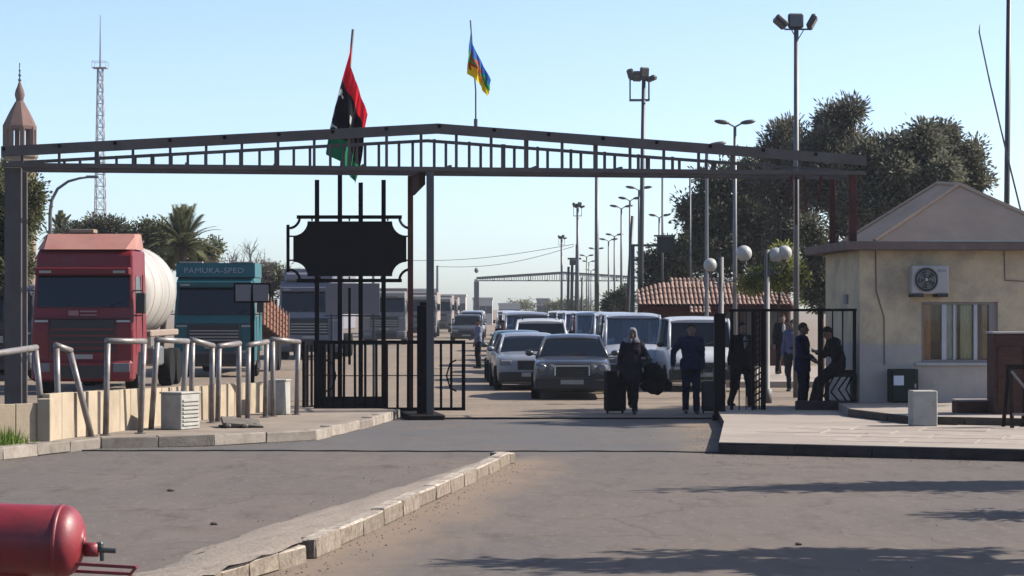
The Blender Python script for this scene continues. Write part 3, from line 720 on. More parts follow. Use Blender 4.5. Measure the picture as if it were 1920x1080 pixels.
# green cupboard
cb = thing('cupboard', 'low dark green metal cupboard with a white notice against the booth wall', 'cupboard', BO, BYAW)
gm = mat('dark_green', (.008, .021, .014), .6, 0, .2, spec=.25)
b = MB(); b.box((.52, -.34, .31), (1.04, -.01, .93), .012); b.build('carcass', gm, cb)
b = MB(); b.box((.55, -.355, .34), (1.01, -.341, .90), .004); b.build('door', gm, cb)
b = MB(); b.box((.57, -.36, .63), (.76, -.356, .81)); b.build('notice', mat('paper', (.62, .64, .70), .8, 0, .04), cb)
b = MB(); b.box((.96, -.375, .58), (.99, -.356, .66)); b.build('handle', alu, cb)
# objects on the apron
o = MB().box((-.2, -.18, 0), (.2, .18, .57), .012).build('concrete_block', white_conc, loc=(gx(1730, 36.2), 36.2, KH)); tag(o, 'upright grey-white concrete block on the right pavement', 'block'); o.rotation_euler = (0, 0, .05)
brown_wood = mat('brown_wood', (.075, .038, .032), .75, 0, .3, 3, stretch=(1, 1, 6), dirt=(.025, .015, .013))
st = thing('wooden_step', 'low long brown wooden step in front of the booth', 'step', (gx(1838, 37.8), 37.9, .30), .03)
b = MB(); b.box((-.42, -.2, 0), (.42, .2, .20), .008); b.build('riser_box', brown_wood, st)
b = MB(); b.box((-.44, -.22, .202), (.40, .2, .232), .006); b.build('tread', mat('tread_grey', (.30, .26, .25), .8, 0, .2), st)
kc = thing('kiosk_cabinet', 'tall reddish brown cabinet cut off by the right edge of the picture', 'cabinet', (gx(1864, 37.3), 37.3, .30), .03)
b = MB(); b.box((0, 0, .0), (.95, .5, 1.34), .01); b.build('carcass', brown_wood, kc)
b = MB(); b.box((-.03, -.03, 1.342), (.98, .53, 1.375), .006); b.build('top', mat('top_grey', (.30, .28, .28), .7), kc)
for z in (.12, .66):
    b = MB(); b.box((.06, -.02, z), (.46, -.001, z + .48), .006); b.build('door_panel', brown_wood, kc)
    b = MB(); b.box((.50, -.02, z), (.90, -.001, z + .48), .006); b.build('door_panel', brown_wood, kc)
sw = thing('trestle', 'dark wooden trestle standing before the brown cabinet', 'trestle', (gx(1910, 35.6), 35.6, KH), .1)
dk = mat('dark_wood', (.015, .011, .010), .8, 0, .3)
for s in (-1, 1):
    for q in (-1, 1):
        b = MB(); b.bar((s * .16 - .02, q * .22, 0), (s * .15, q * .05, .95), .05, .05); b.build('leg', dk, sw)
b = MB(); b.bar((-.2, 0, .97), (.7, 0, .97), .08, .08); b.build('beam', dk, sw)
b = MB(); b.bar((-.16, -.13, .9), (.2, -.19, .45), .04, .02); b.build('brace', mat('grey_wood', (.22, .2, .19), .8), sw)
b = MB(); b.bar((-.17, -.20, .22), (.3, -.20, .22), .04, .02); b.build('brace', MATS['grey_wood'], sw)

# ------------------------------------------------------------------ tan panel wall
wallt = thing('panel_wall', 'low tan concrete panel wall behind the steel rails', 'wall', (0, 0, 0))
def plank_run(a, c, n, z0, z1, ztop_end=None):
    a = Vector(a); c = Vector(c); t = (c - a) / n; ang = atan2(t.y, t.x); ln = t.length; protos = []
    for k in range(3):
        b = MB(); b.box((0.006, 0, 0), (ln - 0.004, .12, 1.0), .006); rr = random.Random(k)
        b.v = [(x, y + rr.uniform(-.002, .002), z) for x, y, z in b.v]; protos.append(b)
    meshes = {}
    for i in range(n):
        p = a + t * i; k = i % 3
        if k in meshes: o = bpy.data.objects.new('panel', meshes[k]); C.objects.link(o); o.parent = wallt
        else: o = protos[k].build('panel', wall_tan, wallt); meshes[k] = o.data
        h = z1 - z0 if ztop_end is None else (z1 - z0) * (1 - i / n) + (ztop_end - z0) * i / n
        o.location = (p.x, p.y + U(-.002, .002), z0); o.rotation_euler = (U(-.004, .004), 0, ang); o.scale = (1, 1, h + U(-.008, .006))
plank_run((-8.6, 30.6), (-6.68, 32.2), 5, KH - .03, .70)
plank_run((-6.66, 32.25), (-4.55, 41.5), 22, KH - .03, .83, .70)
b = MB(); b.box((-.05, -.03, 0), (.14, .14, .62), .01); o = b.build('end_post', wall_tan, wallt); o.location = (-6.75, 32.1, KH - .02)

# ------------------------------------------------------------------ bent steel rails
def rail(label, feet, tops, r=.045):
    """feet / tops: list of two (px, py, Y); tubes from foot to top, joined by a top rail"""
    base = Vector((P(*feet[0]).x, feet[0][2], KH - .02)) if feet[0] else Vector((P(*feet[1]).x, feet[1][2], KH - .02))
    g = thing('steel_rail', label, 'railing', base, 0, 'bent steel rails along the left pavement')
    tp = [P(*q) - base for q in tops]
    for f, q in zip(feet, tp):
        if f is None: continue
        fp = Vector((gx(f[0], f[2]), f[2], KH - .02)) - base
        b = MB(); mid = fp * .45 + q * .55
        b.tube([fp, mid, q - (q - fp).normalized() * .04], r, 10); b.build('post', rail_steel, g, smooth=True)
        b = MB(); b.lathe([(.09, 0), (.09, .012), (.001, .013)], 12, Matrix.Translation(fp + Vector((0, 0, .012)))); b.build('foot_plate', rail_steel, g)
    b = MB(); d = (tp[1] - tp[0]).normalized(); b.tube([tp[0] - d * .03, tp[0] + (tp[1] - tp[0]) * .5, tp[1] + d * .03], r * 1.05, 10); b.build('top_rail', rail_steel, g, smooth=True)
    return g
rail('leftmost steel rail with a long sloping top running out of the picture', [(-90, 835, 30.6), (84, 822, 32.4)], [(-70, 672, 30.6), (66, 652, 32.3)])
rail('bent steel rail whose right leg leans out far to the right', [(110, 818, 32.9), (172, 810, 33.2)], [(106, 648, 32.9), (131, 657, 33.1)])
rail('square upright steel rail in front of the red truck bumper', [(198, 808, 33.6), (263, 803, 34.1)], [(202, 639, 33.6), (270, 640, 34.1)])
rail('steel rail with a leaning left leg beside the louvred white box', [(283, 795, 35.1), (340, 792, 35.7)], [(295, 637, 35.0), (350, 640, 35.6)])
rail('steel rail sloping down to the right just behind the louvred white box', [(358, 786, 36.9), (397, 785, 37.3)], [(361, 638, 36.8), (398, 648, 37.2)])
rail('steel rail below the number plate of the teal truck, rising to the right', [(408, 783, 37.6), (448, 778, 38.4)], [(411, 649, 37.6), (448, 644, 38.3)])
rail('steel rail standing between the teal truck front and the plain white box', [(464, 777, 38.7), (497, 774, 39.2)], [(466, 647, 38.7), (500, 641, 39.2)])
rail('farthest steel rail next to the folded gate leaf', [(512, 771, 39.6), (556, 770, 40.2)], [(511, 636, 39.6), (559, 641, 40.1)])

# ------------------------------------------------------------------ white boxes
def wbox(label, px, Y, w, d, h, rot, louvre):
    g = thing('concrete_box', label, 'concrete box', (gx(px, Y), Y, KH - .01), rot)
    b = MB(); b.box((-w / 2, -d / 2, 0), (w / 2, d / 2, h), .012); b.build('casing', white_conc, g)
    if louvre:
        for i in range(7):
            b = MB(); b.box((w / 2 + .001, -d / 2 + .04, .06 + i * (h - .12) / 7), (w / 2 + .02, d / 2 - .04, .06 + i * (h - .12) / 7 + .035), .004); b.build('louvre', white_conc, g)
    b = MB(); b.box((-w / 2 - .015, -d / 2 - .015, h), (w / 2 + .015, d / 2 + .015, h + .03), .008); b.build('lid', white_conc, g)
wbox('squat white concrete box with louvred right side on the left pavement', 338, 35.4, .40, .5, .56, radians(-28), True)
wbox('smaller plain white concrete box near the folded gate leaf', 522, 40.3, .34, .34, .60, radians(-14), False)
# broken slab over a hole
sl = thing('broken_slab', 'broken dark concrete slab tipped over a hole in the left pavement', 'slab', (gx(452, 36.0), 36.0, KH), .2)
dkc = mat('dark_concrete', (.13, .115, .10), .95, 0, .3, 4, bump=.5)
b = MB(); b.box((-.32, -.3, .03), (.30, .3, .09), .01, Matrix.Rotation(.10, 4, 'Y') @ Matrix.Rotation(.12, 4, 'X')); b.build('plate', dkc, sl)
b = MB(); b.box((-.34, -.32, -.01), (.33, .30, .012)); b.build('hole_shadow', mat('hole_shadow_dark', (.03, .025, .02), 1), sl)  # flat dark sheet painting the shade inside the hole
for k in range(5):
    b = MB(); b.ell((U(-.3, .3), U(-.35, -.2), .03), (U(.04, .07), .05, .035), 6, 4); b.build('rubble', dkc, sl)
# grass tuft
b = MB(); rr = random.Random(5)
for k in range(520):
    x, y = rr.gauss(0, .20), rr.gauss(0, .3); h = rr.uniform(.10, .30) * math.exp(-(x * x) / .12); a = rr.uniform(0, 6.28)
    dx, dy = cos(a) * .010, sin(a) * .010; lx, ly = rr.gauss(0, .06), rr.gauss(0, .06)
    b.poly([(x - dx, y - dy, 0), (x + dx, y + dy, 0), (x + lx, y + ly, h)])
o = b.build('grass_tuft', mat('grass', (.13, .20, .04), .8, 0, .2, trans=.3, island=.35), loc=(gx(4, 31.6), 31.6, KH - .01)); stuff(tag(o, 'small green grass tuft at the left edge by the tan wall', 'grass'))

# ------------------------------------------------------------------ red barrier counterweight in the foreground
bar_ = thing('barrier_counterweight', 'red steel cylinder counterweight of a road barrier in the near left corner', 'barrier', (-2.50, 10.0, 0), radians(-3))
redp = mat('barrier_red', (.20, .012, .020), .50, 0, .28, 5, coat=.05, bump=.06, bscale=60, dirt=(.07, .010, .012), dirt_amt=.75, dirt_scale=7)
zc = gz(1008, 10); RY = Matrix.Translation((0, 0, zc)) @ Matrix.Rotation(pi / 2, 4, 'Y') 
b = MB(); rad = .160
prof = [(.001, -.80), (rad * .6, -.78), (rad, -.70)] + [(rad, z) for z in (-.3, 0, .3, .51)] + [(rad * cos(a), .51 + .09 * sin(a)) for a in [radians(q) for q in (12, 25, 38, 52, 66, 80)]] + [(.03, .602), (.001, .603)]
b.lathe(prof, 40, RY @ Matrix.Rotation(radians(1.5), 4, 'Y')); b.build('cylinder', redp, bar_, smooth=True)
b = MB(); b.lathe([(rad + .0005, .48), (rad + .005, .487), (rad + .005, .497), (rad + .0005, .504)], 40, RY @ Matrix.Rotation(radians(1.5), 4, 'Y')); b.build('weld_seam', redp, bar_, smooth=True)
b = MB(); b.lathe([(.032, .60), (.032, .66), (.001, .661)], 12, RY @ Matrix.Translation((.05, 0, 0))); b.build('neck', redp, bar_, smooth=True)
brass = mat('valve_brass', (.10, .11, .10), .4, .6, .2)
b = MB(); b.tube([(.64, 0, zc - .05), (.74, 0, zc - .055)], .012, 8); b.tube([(.675, 0, zc - .05), (.678, 0, zc - .10)], .010, 8); b.cbox((.668, 0, zc - .03), (.03, .03, .03), .006); b.build('valve', brass, bar_)
for (xa, za, xb, zb2, yy) in ((.62, zc - .105, .835, zc - .122, -.05), (.60, zc - .153, .80, zc - .165, .06)):
    b = MB(); b.bar((xa - .5, yy, za + .02), (xb, yy, zb2), .014, .014); b.build('frame_bar', redp, bar_)
b = MB(); b.bar((.79, .05, zc - .168), (.845, -.05, zc - .118), .012, .012); b.build('frame_bar', redp, bar_)
b = MB(); b.box((-.95, -.12, 0), (-.65, .12, zc - .1), .02); b.build('stand', redp, bar_)
b = MB(); b.bar((-.8, 0, zc - .18), (.35, 0, zc - .185), .05, .08); b.build('carrier_beam', redp, bar_)

# ------------------------------------------------------------------ vehicles
def set_color(root, c):
    for ch in root.children:
        ch.color = (*c, 1)
        for q in ch.children: q.color = (*c, 1)
def wheel(parent, x, y, r=.31, wd=.2):
    s = 1 if x > 0 else -1
    M = Matrix.Translation((x, y, r)) @ Matrix.Rotation(s * pi / 2, 4, 'Y')
    b = MB(); b.lathe([(r * .62, -wd / 2), (r * .94, -wd / 2), (r, -wd * .35), (r, wd * .35), (r * .94, wd / 2), (r * .62, wd / 2)], 22, M)
    o = b.build('wheel', rubber, parent, smooth=True, ang=40)
    b = MB(); b.lathe([(r * .63, wd * .25), (r * .60, wd * .42), (r * .45, wd * .34), (r * .15, wd * .44), (.001, wd * .44)], 16, M); b.build('rim', alu, o, smooth=True, ang=30)
def xsec(y, hw, zb, zt, crown=.02):
    pts = [(hw * .86, zb), (hw * .97, zb + (zt - zb) * .12), (hw, zb + (zt - zb) * .45), (hw * .985, zb + (zt - zb) * .72), (hw * .95, zt - .05), (hw * .86, zt - .008), (hw * .5, zt + crown * .7), (0, zt + crown)]
    return [Vector((x, y, z)) for x, z in pts] + [Vector((-x, y, z)) for x, z in pts[-2::-1]]
def panel(name, q, m, parent, inset=0.0):
    """slightly thick quad panel"""
    q = [Vector(p) for p in q]; c = sum(q, Vector()) / 4
    q = [p + (c - p).normalized() * inset for p in q]; n = (q[1] - q[0]).cross(q[3] - q[0]).normalized() * .006
    b = MB(); b.add([p - n for p in q] + [p + n for p in q], [(0, 3, 2, 1), (4, 5, 6, 7), (0, 1, 5, 4), (1, 2, 6, 5), (2, 3, 7, 6), (3, 0, 4, 7)])
    return b.build(name, m, parent)
def car(name, label, cat, style='sedan', W=1.78, L=4.7, H=1.43, far=False, lights='quad', group=None):
    g = thing(name, label, cat, (0, 0, 0), 0, group); hw = W / 2
    if style == 'sedan':
        st = [(0, .84, .34, .72), (.04, .92, .20, .79), (.14, .96, .16, .85), (.40, .985, .15, .88), (1.15, 1, .15, .95), (1.5, 1, .16, .95), (3.5, 1, .17, .97), (4.2, .98, .22, .97), (L - .12, .93, .27, .90), (L, .86, .36, .70)]
        yc, zc, yf, yr, yb, zbk, rs = 1.22, .93, 1.98, 3.15, 3.78, .94, .70
    elif style == 'van':
        st = [(0, .84, .40, .66), (.05, .92, .28, .76), (.16, .97, .24, .88), (.40, .99, .22, .98), (.85, 1, .22, 1.10), (1.3, 1, .22, 1.12), (L - .1, 1, .25, 1.12), (L, .97, .32, 1.0)]
        yc, zc, yf, yr, yb, zbk, rs = .78, 1.06, 1.42, L - .25, L - .06, 1.1, .82
    else:  # suv
        st = [(0, .84, .42, .72), (.05, .93, .34, .84), (.16, .97, .30, .95), (.45, .99, .28, 1.02), (1.2, 1, .28, 1.10), (1.6, 1, .28, 1.10), (L - .1, 1, .30, 1.10), (L, .96, .38, 1.0)]
        yc, zc, yf, yr, yb, zbk, rs = 1.15, 1.06, 1.80, L - .45, L - .08, 1.08, .78
    b = MB(); b.ring_loft([xsec(y, hw * k, zb, zt) for y, k, zb, zt in st]); body = b.build('body', paint, g, smooth=True, ang=38)
    # greenhouse
    wb, wt, zr = hw * .90, hw * rs, H - .05
    fl, fr, tl, tr = (-wb, yc, zc), (wb, yc, zc), (-wt, yf, zr), (wt, yf, zr)
    bl, br, ul, ur = (-wb, yb, zbk), (wb, yb, zbk), (-wt, yr, zr), (wt, yr, zr)
    gl = carglass if style == 'sedan' else darkglass
    panel('windscreen', [fl, fr, tr, tl], gl, g, .05)
    panel('rear_window', [br, bl, ul, ur], gl, g, .05)
    panel('side_window', [fr, br, ur, tr], gl, g, .05); panel('side_window', [bl, fl, tl, ul], gl, g, .05)
    b = MB(); n = 7
    rings = []
    for q, (yy, k, dz) in enumerate(((yf - .10, .93, -.05), (yf + .03, 1.0, 0), ((yf + yr) / 2, 1.02, .035), (yr - .03, 1.0, 0), (yr + .10, .93, -.05))):
        ring = [Vector((wt * k * 1.04 * c, yy, zr + dz + .045 * sqrt(max(0, 1 - c * c)))) for c in (-1, -.8, -.4, 0, .4, .8, 1)] + [Vector((wt * k * 1.04 * c, yy, zr + dz - .03)) for c in (1, 0, -1)]
        rings.append(ring)
    b.ring_loft(rings); b.build('roof', paint, g, smooth=True, ang=50)
    for a, c in ((fl, tl), (fr, tr), (bl, ul), (br, ur)):
        b = MB(); b.tube([a, c], [.05, .035], 6); b.build('pillar', paint, g, smooth=True)
    for s in (-1, 1):
        ym = (yc + yb) / 2; b = MB(); b.tube([(s * wb * 1.0, ym, zc + .02), (s * wt * 1.01, ym - .02, zr)], .032, 6); b.build('pillar', blk_plastic, g)
    for x in (-hw + .06, hw - .06):
        for y in (.82, L - 1.0): wheel(g, x, y, .31 if style == 'sedan' else .33)
    # front end
    gw = .36 if style == 'sedan' else .42
    z0 = st[1][3]; zg = (st[1][2] + z0) / 2
    b = MB(); b.box((-gw, -.012, zg + .03), (gw, .10, z0 - .03), .01); gr = b.build('grille', blk_plastic, g)
    for k in range(4):
        z = zg + .06 + k * (z0 - zg - .12) / 3; b = MB(); b.box((-gw + .02, -.024, z), (gw - .02, -.013, z + .012)); b.build('slat', mat('slat_dark', (.03, .03, .032), .4), gr)
    b = MB(); b.box((-hw * .95, -.06, st[1][2] + .02), (hw * .95, .18, (zg - .03) if style == 'sedan' else zg + .05), .03); b.build('bumper', blk_plastic, g)
    b = MB(); b.box((-.26, -.066, zg - .14), (.26, -.052, zg - .04)); b.build('number_plate', plate_w, g)
    for s in (-1, 1):
        if lights == 'quad':
            for xo, r in ((.68, .108), (.47, .082)):
                b = MB(); b.ell((s * xo, .055, z0 - .085), (r, .09, r), 16, 9); hl = b.build('headlight', lampglass, g, smooth=True)
                b = MB(); b.tube([(s * xo + (r + .006) * cos(2 * pi * q / 20), -.004, z0 - .085 + (r + .006) * sin(2 * pi * q / 20)) for q in range(21)], .011, 5, False); b.build('lamp_ring', mat('lamp_ring_grey', (.14, .14, .145), .35), hl, smooth=True)
        else:
            b = MB(); b.box((s * (hw * .74) - .15, -.01, z0 - .17), (s * (hw * .74) + .15, .2, z0 - .02), .03); b.build('headlight', lampglass, g)
        b = MB(); b.ell((s * (hw + .10), yc + .28, zc + .10), (.10, .055, .07), 10, 7); b.bar((s * (hw * .92), yc + .28, zc + .05), (s * (hw + .05), yc + .28, zc + .08), .03, .03); b.build('mirror', blk_plastic if style != 'sedan' else paint, g, smooth=True)
    for s in (-1, 1):
        wz_ = lambda f: Vector(fl) + (Vector(tl) - Vector(fl)) * f
        b = MB(); b.bar((s * .1 - .25, yc - .02, zc + .02), (s * .1 + .22, wz_(.22).y - .03, wz_(.22).z), .018, .014); b.build('wiper', blk_plastic, g)
    if not far:
        inn = mat('car_interior', (.035, .035, .036), .9)
        b = MB(); b.box((-hw * .82, yc + .05, zc - .12), (hw * .82, yc + .40, zc + .02), .03); b.build('dashboard', inn, g)
        for s in (-1, 1):
            b = MB(); b.box((s * .36 - .24, yf + .25, .45), (s * .36 + .24, yf + .42, 1.02), .05); b.box((s * .36 - .12, yf + .28, 1.06), (s * .36 + .12, yf + .38, H - .16), .03); b.build('seat', mat('seat_grey', (.22, .22, .20), .9), g)
        b = MB(); b.box((-hw * .75, yr - .2, .45), (hw * .75, yr - .02, 1.05), .05); b.build('seat', MATS['seat_grey'], g)
    else:
        b = MB(); b.box((-hw * .8, yc + .3, .5), (hw * .8, yr - .1, zc + .12)); b.build('interior', mat('car_interior', (.035, .035, .036), .9), g)
    return g
def place(o, X, Y, c, rot=0.0, label=None):
    o.location = (X, Y, .004); o.rotation_euler = (0, 0, rot); set_color(o, c)
    if label: o['label'] = label
    return o
GRP = 'cars queuing behind the gate'
merc = place(car('sedan_car', 'dark grey saloon with round twin headlights at the head of the queue', 'car', 'sedan', 1.80, 4.8, 1.44, group=GRP), 1.36, 50.6, (.012, .0115, .014), radians(-1.5))
b = MB(); b.box((-.40, -.03, .755), (.40, .0, .78)); b.build('grille_trim', chrome, merc)
for s in (-1, 1):
    b = MB(); b.box((s * .385 - .015, -.03, .55), (s * .385 + .015, .0, .754)); b.build('grille_trim', chrome, merc)
silver = place(car('sedan_car', 'silver saloon half hidden behind the dark grey saloon', 'car', 'sedan', 1.76, 4.6, 1.42, lights='block', group=GRP), .50, 56.4, (.14, .155, .185), radians(3))
fs = car('sedan_car', 'dark teal saloon behind the silver one', 'car', 'sedan', 1.74, 4.5, 1.42, True, 'block', GRP); place(fs, .22, 62.6, (.012, .032, .036), radians(2))
vanp = car('white_van', 'white van with dark bumper behind the man with a suitcase', 'van', 'van', 1.80, 4.9, 1.84, False, 'block', 'vans queuing on the right'); place(vanp, 4.75, 55.5, (.33, .34, .355))
vanf = car('white_van', 'white high-roofed van behind the woman with bags', 'van', 'van', 1.78, 4.9, 1.93, False, 'block', 'vans queuing on the right'); place(vanf, 3.34, 60.0, (.24, .26, .31), radians(1))
suvp = car('off_road_car', 'dark off-road car with roof rack far down the left lane', 'car', 'suv', 1.88, 4.7, 1.72, True, 'block', GRP); place(suvp, -2.70, 133, (.02, .021, .026))
b = MB()
for k in range(4): b.bar((-.6, 2.0 + k * .6, 1.80), (.6, 2.0 + k * .6, 1.80), .03, .03)
for s in (-1, 1): b.bar((s * .6, 1.9, 1.80), (s * .6, 3.9, 1.80), .03, .03); b.bar((s * .6, 2.0, 1.68), (s * .6, 2.0, 1.80), .03, .03); b.bar((s * .6, 3.8, 1.68), (s * .6, 3.8, 1.80), .03, .03)
b.build('roof_rack', blk_plastic, suvp)
far = [(vanf, 3.42, 71.5, (0.275, 0.290, 0.320), 'pale blue-white van directly behind the high-roofed white van'),
       (vanf, 3.3, 86, (0.300, 0.320, 0.350), 'third white van of the right-hand queue'),
       (vanf, 3.2, 101, (0.310, 0.330, 0.370), 'fourth white van of the right-hand queue'),
       (vanf, 3.1, 117, (0.340, 0.350, 0.360), 'fifth van of the right-hand queue'),
       (vanf, 3.0, 140, (0.350, 0.350, 0.350), 'distant last white van of the right-hand queue'),
       (suvp, .90, 70.8, (0.350, 0.355, 0.360), 'white off-road car roof showing above the dark teal saloon'),
       (vanf, .55, 79, (0.125, 0.130, 0.150), 'grey van further back in the middle queue'),
       (fs, .2, 88, (0.300, 0.300, 0.300), 'pale saloon further back in the middle queue'),
       (suvp, .75, 97, (0.250, 0.050, 0.045), 'dull red off-road car deep in the middle queue'),
       (vanf, .35, 108, (0.360, 0.360, 0.360), 'white van deep in the middle queue'),
       (fs, .7, 120, (0.150, 0.160, 0.180), 'grey saloon deep in the middle queue'),
       (vanf, .2, 134, (0.320, 0.330, 0.350), 'white van near the far end of the middle queue'),
       (suvp, -.2, 152, (0.060, 0.060, 0.065), 'black off-road car near the far end of the middle queue'),
       (vanf, -2.9, 158, (0.150, 0.165, 0.210), 'blue-grey van just behind the dark off-road car with a rack'),
       (vanf, -.4, 176, (0.340, 0.340, 0.340), 'tiny white van at the far end of the middle queue'),
       (vanf, -3.3, 190, (0.300, 0.300, 0.290), 'tiny pale van far down the left lane'),
       (suvp, 1.4, 205, (0.275, 0.275, 0.280), 'tiny pale off-road car below the far gantry'),
       (vanf, -4.2, 225, (0.330, 0.320, 0.300), 'tiny cream van near the far gantry leg')]
for src, X, Y, c, lab in far: place(copy_tree(src), X, Y, c, radians(U(-2, 2)), lab)

# ------------------------------------------------------------------ trucks
def truck(label, front, W=2.46, H=3.0, wz=(1.82, 2.7),  c=(.3, .02, .03), scheme='red', group='trucks waiting in the left lane', tractor_len=2.1):
    """cab with bumper, grille, windscreen; front plane y=0, +x side is the one facing the road"""
    g = thing('truck', label, 'truck', front, 0, group); hw = W / 2
    body_m = mat('truck_paint_' + scheme, c, .45, 0, .12, 1.5, coat=.08, spec=.3, dirt=tuple(.5 * q + .05 for q in c), dirt_amt=.45)
    b = MB()
    prof = [(.0, .45), (.0, 1.55), (.06, 1.85), (.30, H - .10), (.50, H), (tractor_len, H), (tractor_len, .75), (1.55, .75), (1.40, .98), (.75, .98), (.60, .6), (.55, .45)]
    # cab shell lofted from side profile, sides tumble slightly
    n = len(prof); vs = []
    for sx_ in (-hw, hw):
        for y, z in prof: vs.append((sx_ * (1 - .03 * max(0, z - 1.6)), y, z))
    fs = [list(range(n)), [n + i for i in range(n)][::-1]] + [(i, n + i, n + (i + 1) % n, (i + 1) % n) for i in range(n)]
    b.add(vs, fs); cab = b.build('cab', body_m, g)
    bev = cab.modifiers.new('bevel', 'BEVEL'); bev.width = .06; bev.segments = 2; bev.limit_method = 'ANGLE'
    # windscreen
    z0_, z1_ = wz
    fy = lambda z: .06 + .24 * (z - 1.85) / (H - 1.95)
    y0, y1 = fy(z0_), fy(z1_)
    panel('windscreen', [(-hw * .90, y0 - .03, z0_), (hw * .90, y0 - .03, z0_), (hw * .88, y1 - .03, z1_), (-hw * .88, y1 - .03, z1_)], mat('truck_glass', (.004, .007, .016), .10, 0, .1, spec=.35), g)
    b = MB(); b.box((-hw * .93, y1 - .26, z1_ - .03), (hw * .93, y1 + .1, z1_ + .16), .03); b.build('sun_visor', mat('visor_' + scheme, tuple(q * .75 for q in c), .5, 0, .1, spec=.3), g)
    panel('side_window', [(hw * .985, .45, z0_ - .05), (hw * .985, 1.25, z0_ - .05), (hw * .963, 1.25, z1_ - .05), (hw * .963, .55, z1_ - .05)], MATS['truck_glass'], g)
    panel('side_window', [(-hw * .985, 1.25, z0_ - .05), (-hw * .985, .45, z0_ - .05), (-hw * .963, .55, z1_ - .05), (-hw * .963, 1.25, z1_ - .05)], MATS['truck_glass'], g)
    for s in (-1, 1):      # wipers
        b = MB(); b.bar((s * .5, y0 - .06, z0_ - .02), (s * .5 + .45, y0 - .02, z0_ + .16), .02, .02); b.build('wiper', blk_plastic, g)
    # grille
    b = MB(); b.box((-hw * .62, -.03, 1.02), (hw * .62, .02, z0_ - .30), .015); gr = b.build('grille', blk_plastic, g)
    for k in range(4):
        b = MB(); b.box((-hw * .60, -.045, 1.10 + k * (z0_ - 1.5) / 4), (hw * .60, -.031, 1.10 + k * (z0_ - 1.5) / 4 + .035)); b.build('slat', body_m if scheme == 'red' else alu, gr)
    b = MB(); b.box((-hw * .99, -.10, .32), (hw * .99, .45, .82), .06); bp = b.build('bumper', body_m if scheme == 'red' else mat('bumper_grey', (.06, .06, .065), .6), g)
    b = MB(); b.box((-hw * .55, -.112, .40), (hw * .55, -.101, .70)); b.build('air_intake', blk_plastic, bp)
    b = MB(); b.box((-.27, -.125, .86), (.27, -.105, .97)); b.build('number_plate', plate_w, g)
    for s in (-1, 1):
        b = MB(); b.box((s * hw * .78 - .20, -.115, .55), (s * hw * .78 + .20, -.09, .76), .01); b.build('headlight', lampglass, g)
        b = MB(); b.box((s * hw * .80 - .16, -.012, z0_ - .36), (s * hw * .80 + .16, .02, z0_ - .31)); b.build('handle_bar', alu, g)
        b = MB(); b.box((s * (hw + .16) - .11, .05, 1.95), (s * (hw + .16) + .11, .18, 2.45), .02); b.bar((s * hw * .95, .2, 2.5), (s * (hw + .18), .12, 2.5), .03, .03); b.bar((s * hw * .95, .2, 1.9), (s * (hw + .18), .12, 1.9), .03, .03); b.build('mirror', blk_plastic, g)
        b = MB(); b.box((s * hw * .99 - .02, .62, .25), (s * hw * .99 + .02, 1.5, .42)); b.build('mudguard', blk_plastic, g)
        wheel(g, s * (hw - .17), 1.08, .50, .30)
    for s in (-1, 1):      # door seams, step, marker lamps
        b = MB(); b.box((s * hw * .992 - .012, .42, .95), (s * hw * .992 + .012, .445, z0_ - .06)); b.build('door_seam', blk_plastic, g)
        b = MB(); b.box((s * hw * .992 - .012, 1.38, .98), (s * hw * .992 + .012, 1.405, z1_)); b.build('door_seam', blk_plastic, g)
        b = MB(); b.box((s * hw * .72 - .14, y1 - .285, z1_ + .02), (s * hw * .72 + .14, y1 - .262, z1_ + .08)); b.build('marker_lamp', plate_w, g)
        b = MB(); b.box((s * hw * .66 - .012, -.006, .85), (s * hw * .66 + .012, .03, z0_ - .28)); b.build('panel_seam', blk_plastic, g)
    b = MB(); b.box((-hw * .93, -.008, z0_ - .275), (hw * .93, .03, z0_ - .255)); b.build('panel_seam', blk_plastic, g)
    b = MB(); b.box((-hw * .8, y0 + .12, z0_ - .05), (hw * .8, y0 + .4, z0_ + .10), .02); b.build('dashboard', blk_plastic, g)
    b = MB(); b.box((-.45, .8, .55), (.45, 8.2, .85)); b.build('chassis', mat('chassis', (.03, .028, .027), .8), g)
    for y in (6.4, 7.6):
        for s in (-1, 1): wheel(g, s * (hw - .20), y, .50, .34)
    return g, body_m

T1, redm = truck('red tanker truck with a white barrel tank and roof deflector', (-10.32, 53.8, 0), 2.46, 3.50, (2.10, 2.90), (.155, .0075, .0125), 'red')
hw = 1.23
b = MB(); # roof deflector
zt_ = 3.50
vs = [(-hw * .80, .30, zt_), (hw * .80, .30, zt_), (hw * .93, 1.7, zt_), (-hw * .93, 1.7, zt_), (-hw * .86, 1.15, zt_ + .40), (hw * .86, 1.15, zt_ + .40), (hw * .90, 1.7, zt_ + .42), (-hw * .90, 1.7, zt_ + .42)]
b.add(vs, [(0, 1, 5, 4), (1, 2, 6, 5), (4, 5, 6, 7), (2, 3, 7, 6), (3, 0, 4, 7), (0, 3, 2, 1)])
b.build('roof_deflector', mat('faded_red', (.30, .125, .095), .6, 0, .15, 2, dirt=(.27, .175, .135), dirt_amt=.5), T1)
for s in (-1, 1):
    b = MB(); b.add([(s * hw * .80, .32, zt_ + .001), (s * hw * .97, .55, zt_ + .001), (s * hw * .97, 1.7, zt_ + .001), (s * hw * .92, 1.7, zt_ + .40), (s * hw * .88, 1.1, zt_ + .37)], [(0, 1, 4), (1, 2, 3, 4)]); b.build('deflector_wing', MATS['faded_red'], T1)
b = MB(); b.box((-.55, 1.2, zt_ + .43), (.05, 1.7, zt_ + .52), .01); b.build('roof_hatch', mat('hatch_tan', (.25, .20, .145), .8), T1)
